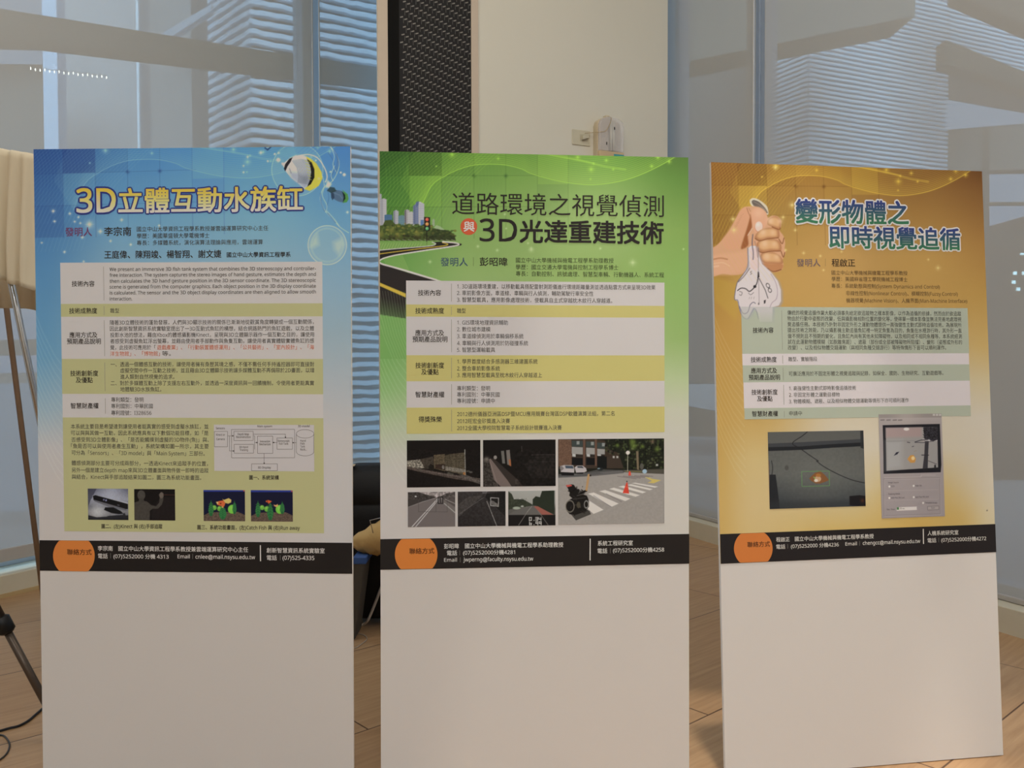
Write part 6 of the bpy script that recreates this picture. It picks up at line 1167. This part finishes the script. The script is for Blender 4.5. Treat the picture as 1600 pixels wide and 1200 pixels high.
def pic_window(p):
    Z = Zc(1320, 540, 6.667); V = Zc(1320, 720, 6.667); p.fill((158, 146, 146)); p.rows([(644, (136, 126, 122)), (652, (166, 156, 154)), (658, (160, 150, 148)), (810, (152, 142, 144))])
    p.poly(Z((362, 700), (1018, 690), (1018, 738), (362, 748)), (146, 136, 132)); p.glow(*Z((640, 722))[0], 20, (180, 168, 162), .6)
    for x in (930, 962, 994): p.poly(Z((x - 12, 702), (x + 12, 702), (x + 12, 722), (x - 12, 722)), (186, 180, 174))
    for x in (392, 455, 520, 575): p.line(Z((x - 14, 769), (x + 22, 767)), 1.4, (92, 84, 84), .8)
    p.poly(Z((398, 822), (992, 806), (1010, 1235), (1003, 1310), (410, 1330), (404, 1000)), (32, 32, 38)); p.poly(Z((430, 850), (965, 838), (975, 1260), (440, 1298)), (150, 146, 144))
    p.poly(Z((430, 850), (800, 842), (805, 940), (432, 950)), (164, 140, 138), .9, 4); p.poly(Z((432, 990), (600, 980), (600, 1260), (436, 1290)), (164, 164, 164), .6, 10); p.poly(Z((820, 842), (968, 838), (970, 970), (930, 985), (830, 960)), (46, 44, 50)); p.noise(Z((815, 838), (970, 838), (970, 990), (815, 990)), .4, 1.4, 2); p.ell(*Z((645, 862))[0], 4.4, 2.4, (214, 206, 200)); p.line(Z((440, 990), (730, 982)), .8, (128, 126, 126), .8)
    p.poly(Z((838, 985), (878, 985), (872, 1120), (868, 1270), (815, 1275), (832, 1130)), (58, 56, 62)); p.line(Z((735, 995), (800, 975), (880, 970), (925, 985)), 1.2, (60, 58, 66)); p.line(Z((735, 1000), (820, 1002), (920, 985)), 1.0, (70, 66, 74)); p.line(Z((806, 1132), (876, 1132)), 1.3, (50, 48, 54)); p.line(Z((870, 1190), (960, 1225)), .9, (80, 76, 80)); p.ell(*Z((880, 975))[0], 1.6, 1, (200, 196, 196), a=.7)
    p.poly(Z((515, 1140), (540, 1105), (572, 1098), (550, 1125)), (40, 40, 56)); p.line(Z((655, 998), (680, 1002)), 1.1, (64, 62, 70)); p.line(Z((705, 1045), (722, 1040)), .9, (70, 66, 72)); p.poly(Z((655, 1175), (685, 1135), (720, 1130), (745, 1170), (735, 1210), (690, 1215)), (196, 140, 62)); p.ell(*Z((715, 1165))[0], 2.6, 3, (222, 190, 130)); p.line(Z((725, 1095), (750, 1085)), .8, (150, 120, 80), .6); p.ell(*V((945, 50))[0], 1.5, 3, (40, 40, 44))
    p.line(V((418, 170), (800, 160), (800, 140), (950, 140)), .5, (190, 182, 178), .9); q = V((412, 180), (995, 168), (1002, 545), (418, 568)); p.line(q + q[:1], .6, (116, 108, 108), .9); p.line([(x + .7, y + .7) for x, y in q + q[:1]], .5, (190, 180, 178), .7)
    for y in (300, 400): p.line(V((440, y + 8), (980, y - 8)), .5, (170, 160, 158), .8)
    for x, y in ((470, 262), (722, 253), (470, 382), (724, 372), (822, 432)): p.ell(*V((x, y))[0], 1.5, 1.6, (206, 200, 194))
    p.poly(V((545, 480), (755, 470), (758, 505), (548, 515)), (208, 200, 196)); p.poly(V((547, 480), (570, 478), (572, 503), (550, 505)), (70, 120, 70)); q = V((868, 468), (985, 462), (986, 500), (870, 506)); p.poly(q, (164, 154, 152)); p.line(q + q[:1], .6, (110, 104, 104))
def poster_brown():
    i = 3; t = board(i, 'white board with the brown hand and clock poster'); 
    us = np.arange(-BW / 2, BW / 2 + 1e-6, pxstep(i, .8)); us = np.append(us[:-1], BW / 2)
    lattice_mesh(i, 'poster_sheet', us, sheet_rows(.52, BW / 426 * .8, BW / 426 * 1.6), paint_brown, .0006, t)
    SG, WT = (168, 174, 154), (206, 196, 196)
    Lp = [(1158.8, 480), (1160.3, 552.6), (1160.9, 570.5), (1161.9, 597.3), (1163.6, 637.8), (1164.3, 655.2)]; Rp = [(1511.7, 479.6), (1513.5, 550.6), (1514.2, 568), (1515.2, 593.3), (1516.7, 631.8), (1517.2, 648.3)]
    rows = []
    for k in range(5):
        quad = [Lp[k], Rp[k], Rp[k + 1], Lp[k + 1]]
        rows.append((quad, None if k == 0 else (WT, SG)[(k + 1) % 2], quad_patch(i, 'table_row', quad, paint_top_row, .0010, t, .8) if k == 0 else None))
    heads = [(w, x0, y, x1, y - (x1 - x0) * .012, 8.6, DK) for w, x0, x1, y in (('技術內容', 1176.8, 1209, 515.9), ('技術成熟度', 1173.8, 1214, 561.7), ('應用方式及', 1174, 1214.6, 579), ('預期產品說明', 1170.5, 1219.2, 589.6), ('技術創新度', 1175, 1215.5, 612.6), ('及優點', 1183.8, 1207.5, 622.7), ('智慧財產權', 1175.7, 1216.2, 646.4))]
    G3 = (82, 80, 72); L = [(w, 1230.5 + k * .2, y0, 1501 + k * .35 if k < 6 else 1478, y1, 7.4, G3) for k, (w, y0, y1) in enumerate((('傳統的視覺追循作業大都必須事先給定欲追蹤物之樣本影像，以作為追循的依據，然而由於欲追蹤', 488.3, 489), ('物由於行動中姿態的改變，低與攝影機相對位置的變化等，使得單一樣本影像並無法完善地處理視', 497.3, 497.7), ('覺追循任務。本技術乃針對非固定外形之運動物體提供一高強健性主動式即時追循技術。為展現所', 506.3, 506.6), ('提出技術之效能，乃以攝影機主動追循魚缸裡一特定魚隻為目的，魚隻在水裡游行時，其外形一直', 515.3, 515.3), ('做不規則且不預期的變化，且魚缸內尚有其他未知障礙物，以及相同或不相同魚種等。本系統經測', 524.6, 524.3), ('試在此運動物體模糊（如脫離焦距）、遮蔽（部份或全部被障礙物所阻擋）、變形（姿態或外形的', 533.6, 533.3), ('改變）、以及相似物體交錯運動（與相同魚種交錯游行）等特殊情形下皆可以順利運作。', 542.6, 541.8)))]
    L += [(w, x0, y0, x1, y1, 7.2, G3) for w, x0, y0, x1, y1 in (('雛型、實驗階段', 1232.3, 560.8, 1277.3, 560.3), ('可廣泛應用於不固定形體之視覺追蹤與記錄，如保全、國防、生物研究、互動遊戲等。', 1233, 583.4, 1474, 581.2), ('1. 高強健性主動式即時影像追循技術', 1233.5, 606.2, 1338, 605), ('2. 非固定形體之運動目標物', 1233.5, 616.4, 1312.5, 615.6), ('3. 物體模糊、遮蔽、以及相似物體交錯運動等情形下亦可順利運作', 1233.5, 626.8, 1420.2, 624), ('申請中', 1233.8, 645.5, 1253.7, 645.2))]
    div = [(x, a, x + (b - a) * .02, b, .6, (140, 140, 124)) for x, a, b in ((1221.8, 485, 546), (1223.4, 555, 568), (1224.2, 574, 594), (1225, 601, 632), (1226, 642, 652))]
    in_rows(i, rows, heads, L, div, t)
    TB, TG = (50, 58, 128), (50, 118, 76)
    for nm, w, x0, y0, x1, y1, h in (('title_lettering', '變形物體之', 1243.7, 330, 1418.3, 333, 36.5), ('subtitle_lettering', '即時視覺追循', 1296, 370, 1498.7, 373.5, 34)):
        tl = text(i, nm, [(w, x0, y0, x1, y1, h, 0, .027)], .0018, t, grad=(TB, TG)); text(i, 'title_outline', [(w, x0, y0, x1, y1, h, (212, 204, 198), .082)], .0012, tl)
    text(i, 'inventor_heading', [('發明人', 1245.2, 410.4, 1282, 410.4, 12.2, (112, 94, 96))], .0012, t, bold=.006); text(i, 'inventor_name', [('程啟正', 1299.5, 410.2, 1336, 410.4, 12, (66, 50, 36))], .0012, t, bold=.01)
    cb = (110, 86, 52); text(i, 'inventor_details', [(w, x0, y0, x1, y1, h, cb) for w, x0, y0, x1, y1, h in (('國立中山大學機械與機電工程學系教授', 1299.5, 425.7, 1417.5, 426.3, 7), ('學歷：美國麻省理工學院機械工程博士', 1299.5, 435.5, 1417.5, 436.2, 7), ('專長：系統動態與控制(System Dynamics and Control)', 1299.5, 446.2, 1467.8, 447.3, 7.2), ('非線性控制(Nonlinear Control)、模糊控制(Fuzzy Control)', 1322.3, 457.5, 1495.8, 458.3, 7.2), ('機器視覺(Machine Vision)、人機界面(Man-Machine Interface)', 1322.3, 468.8, 1510.5, 469.2, 7.2))], .0012, t)
    stroke_quads(i, 'divider_line', [(1289.7, 404, 1289.9, 416, .6, (150, 122, 70))], .0012, t)
    fb = flat_quads(i, 'contact_band', [([(1126, 835.7), (1556.7, 817.2), (1557.7, 861.3), (1126.5, 882.4)], (38, 34, 35))], .0010, t); disc = []
    for k in range(64):
        a = 2 * math.pi * k / 64; x, y = 1177.8 + 30.3 * math.cos(a), 858 + 30.6 * math.sin(a); disc.append((x, max(835.9 - (x - 1126) * .043, min(882.0 - (x - 1126) * .049, y))))
    flat_quads(i, 'orange_disc', [(disc, (206, 114, 36))], .0013, fb, rect=False); text(i, 'contact_heading', [('聯絡方式', 1168.4, 851.8, 1203.8, 850.3, 8.6, (84, 50, 30))], .0016, fb, bold=.012)
    contact(i, [(w, x0, y0, x1, y1, h, WH) for w, x0, y0, x1, y1, h in (('程啟正', 1213.7, 843.7, 1234.7, 842.8, 7.4), ('國立中山大學機械與機電工程學系教授', 1242.9, 842.5, 1366.2, 837.2, 7.4), ('電話', 1213.7, 855, 1227.8, 854.4, 7.4), ('(07)5252000 分機4236', 1236.7, 854, 1311.6, 850.6, 7.2), ('Email', 1322, 849.9, 1340, 849.1, 5.6), ('chengcc@mail.nsysu.edu.tw', 1349.3, 848.5, 1439, 844.6, 6), ('人機系統研究室', 1450.5, 832.4, 1498.5, 830.4, 7.4), ('電話', 1450.5, 843.6, 1464, 843, 7.4), ('(07)5252000分機4272', 1471.8, 842.7, 1542, 839.6, 7.2))], 1444, fb)
    stroke_quads(i, 'white_bar', [(1443.7, 825.5, 1444.2, 849, 1.5, WH)], .0016, fb)
    for x, y in ((1231.7, 854.2), (1344.3, 848.8), (1468, 842.8)): stroke_quads(i, 'divider_line', [(x, y - 3.6, x, y + 3.6, .5, (122, 116, 108))], .0016, fb)
    quad_patch(i, 'printed_photo', [(1201, 675), (1350.8, 671.7), (1352.6, 790), (1202.7, 795.9)], pic_goldfish, .0014, t, .6)
    sw = quad_patch(i, 'printed_screenshot', [(1374.3, 646.5), (1472.3, 644.6), (1476.5, 805.2), (1377.8, 809.6)], pic_window, .0016, t, .55)
    V = lambda x, y: (1320 + x / 6.667, 720 + y / 6.667)
    text(i, 'screenshot_text', [(w, *V(x0, y), *V(x1, y - (x1 - x0) * .02), 2.6, (84, 76, 80)) for w, x0, x1, y in (('Image Source', 455, 565, 220), ('CCD', 487, 522, 260), ('Video File', 740, 805, 252), ('Tracking Mode', 458, 580, 340), ('with Pan-Tilt Unit', 487, 628, 380), ('w/o Pan-Tilt Unit', 742, 880, 370), ('Template Image', 845, 968, 430), ('Rec. Time', 445, 527, 502), ('00 sec', 580, 630, 492), ('Start', 905, 945, 482))], .0019, sw)
poster_brown()
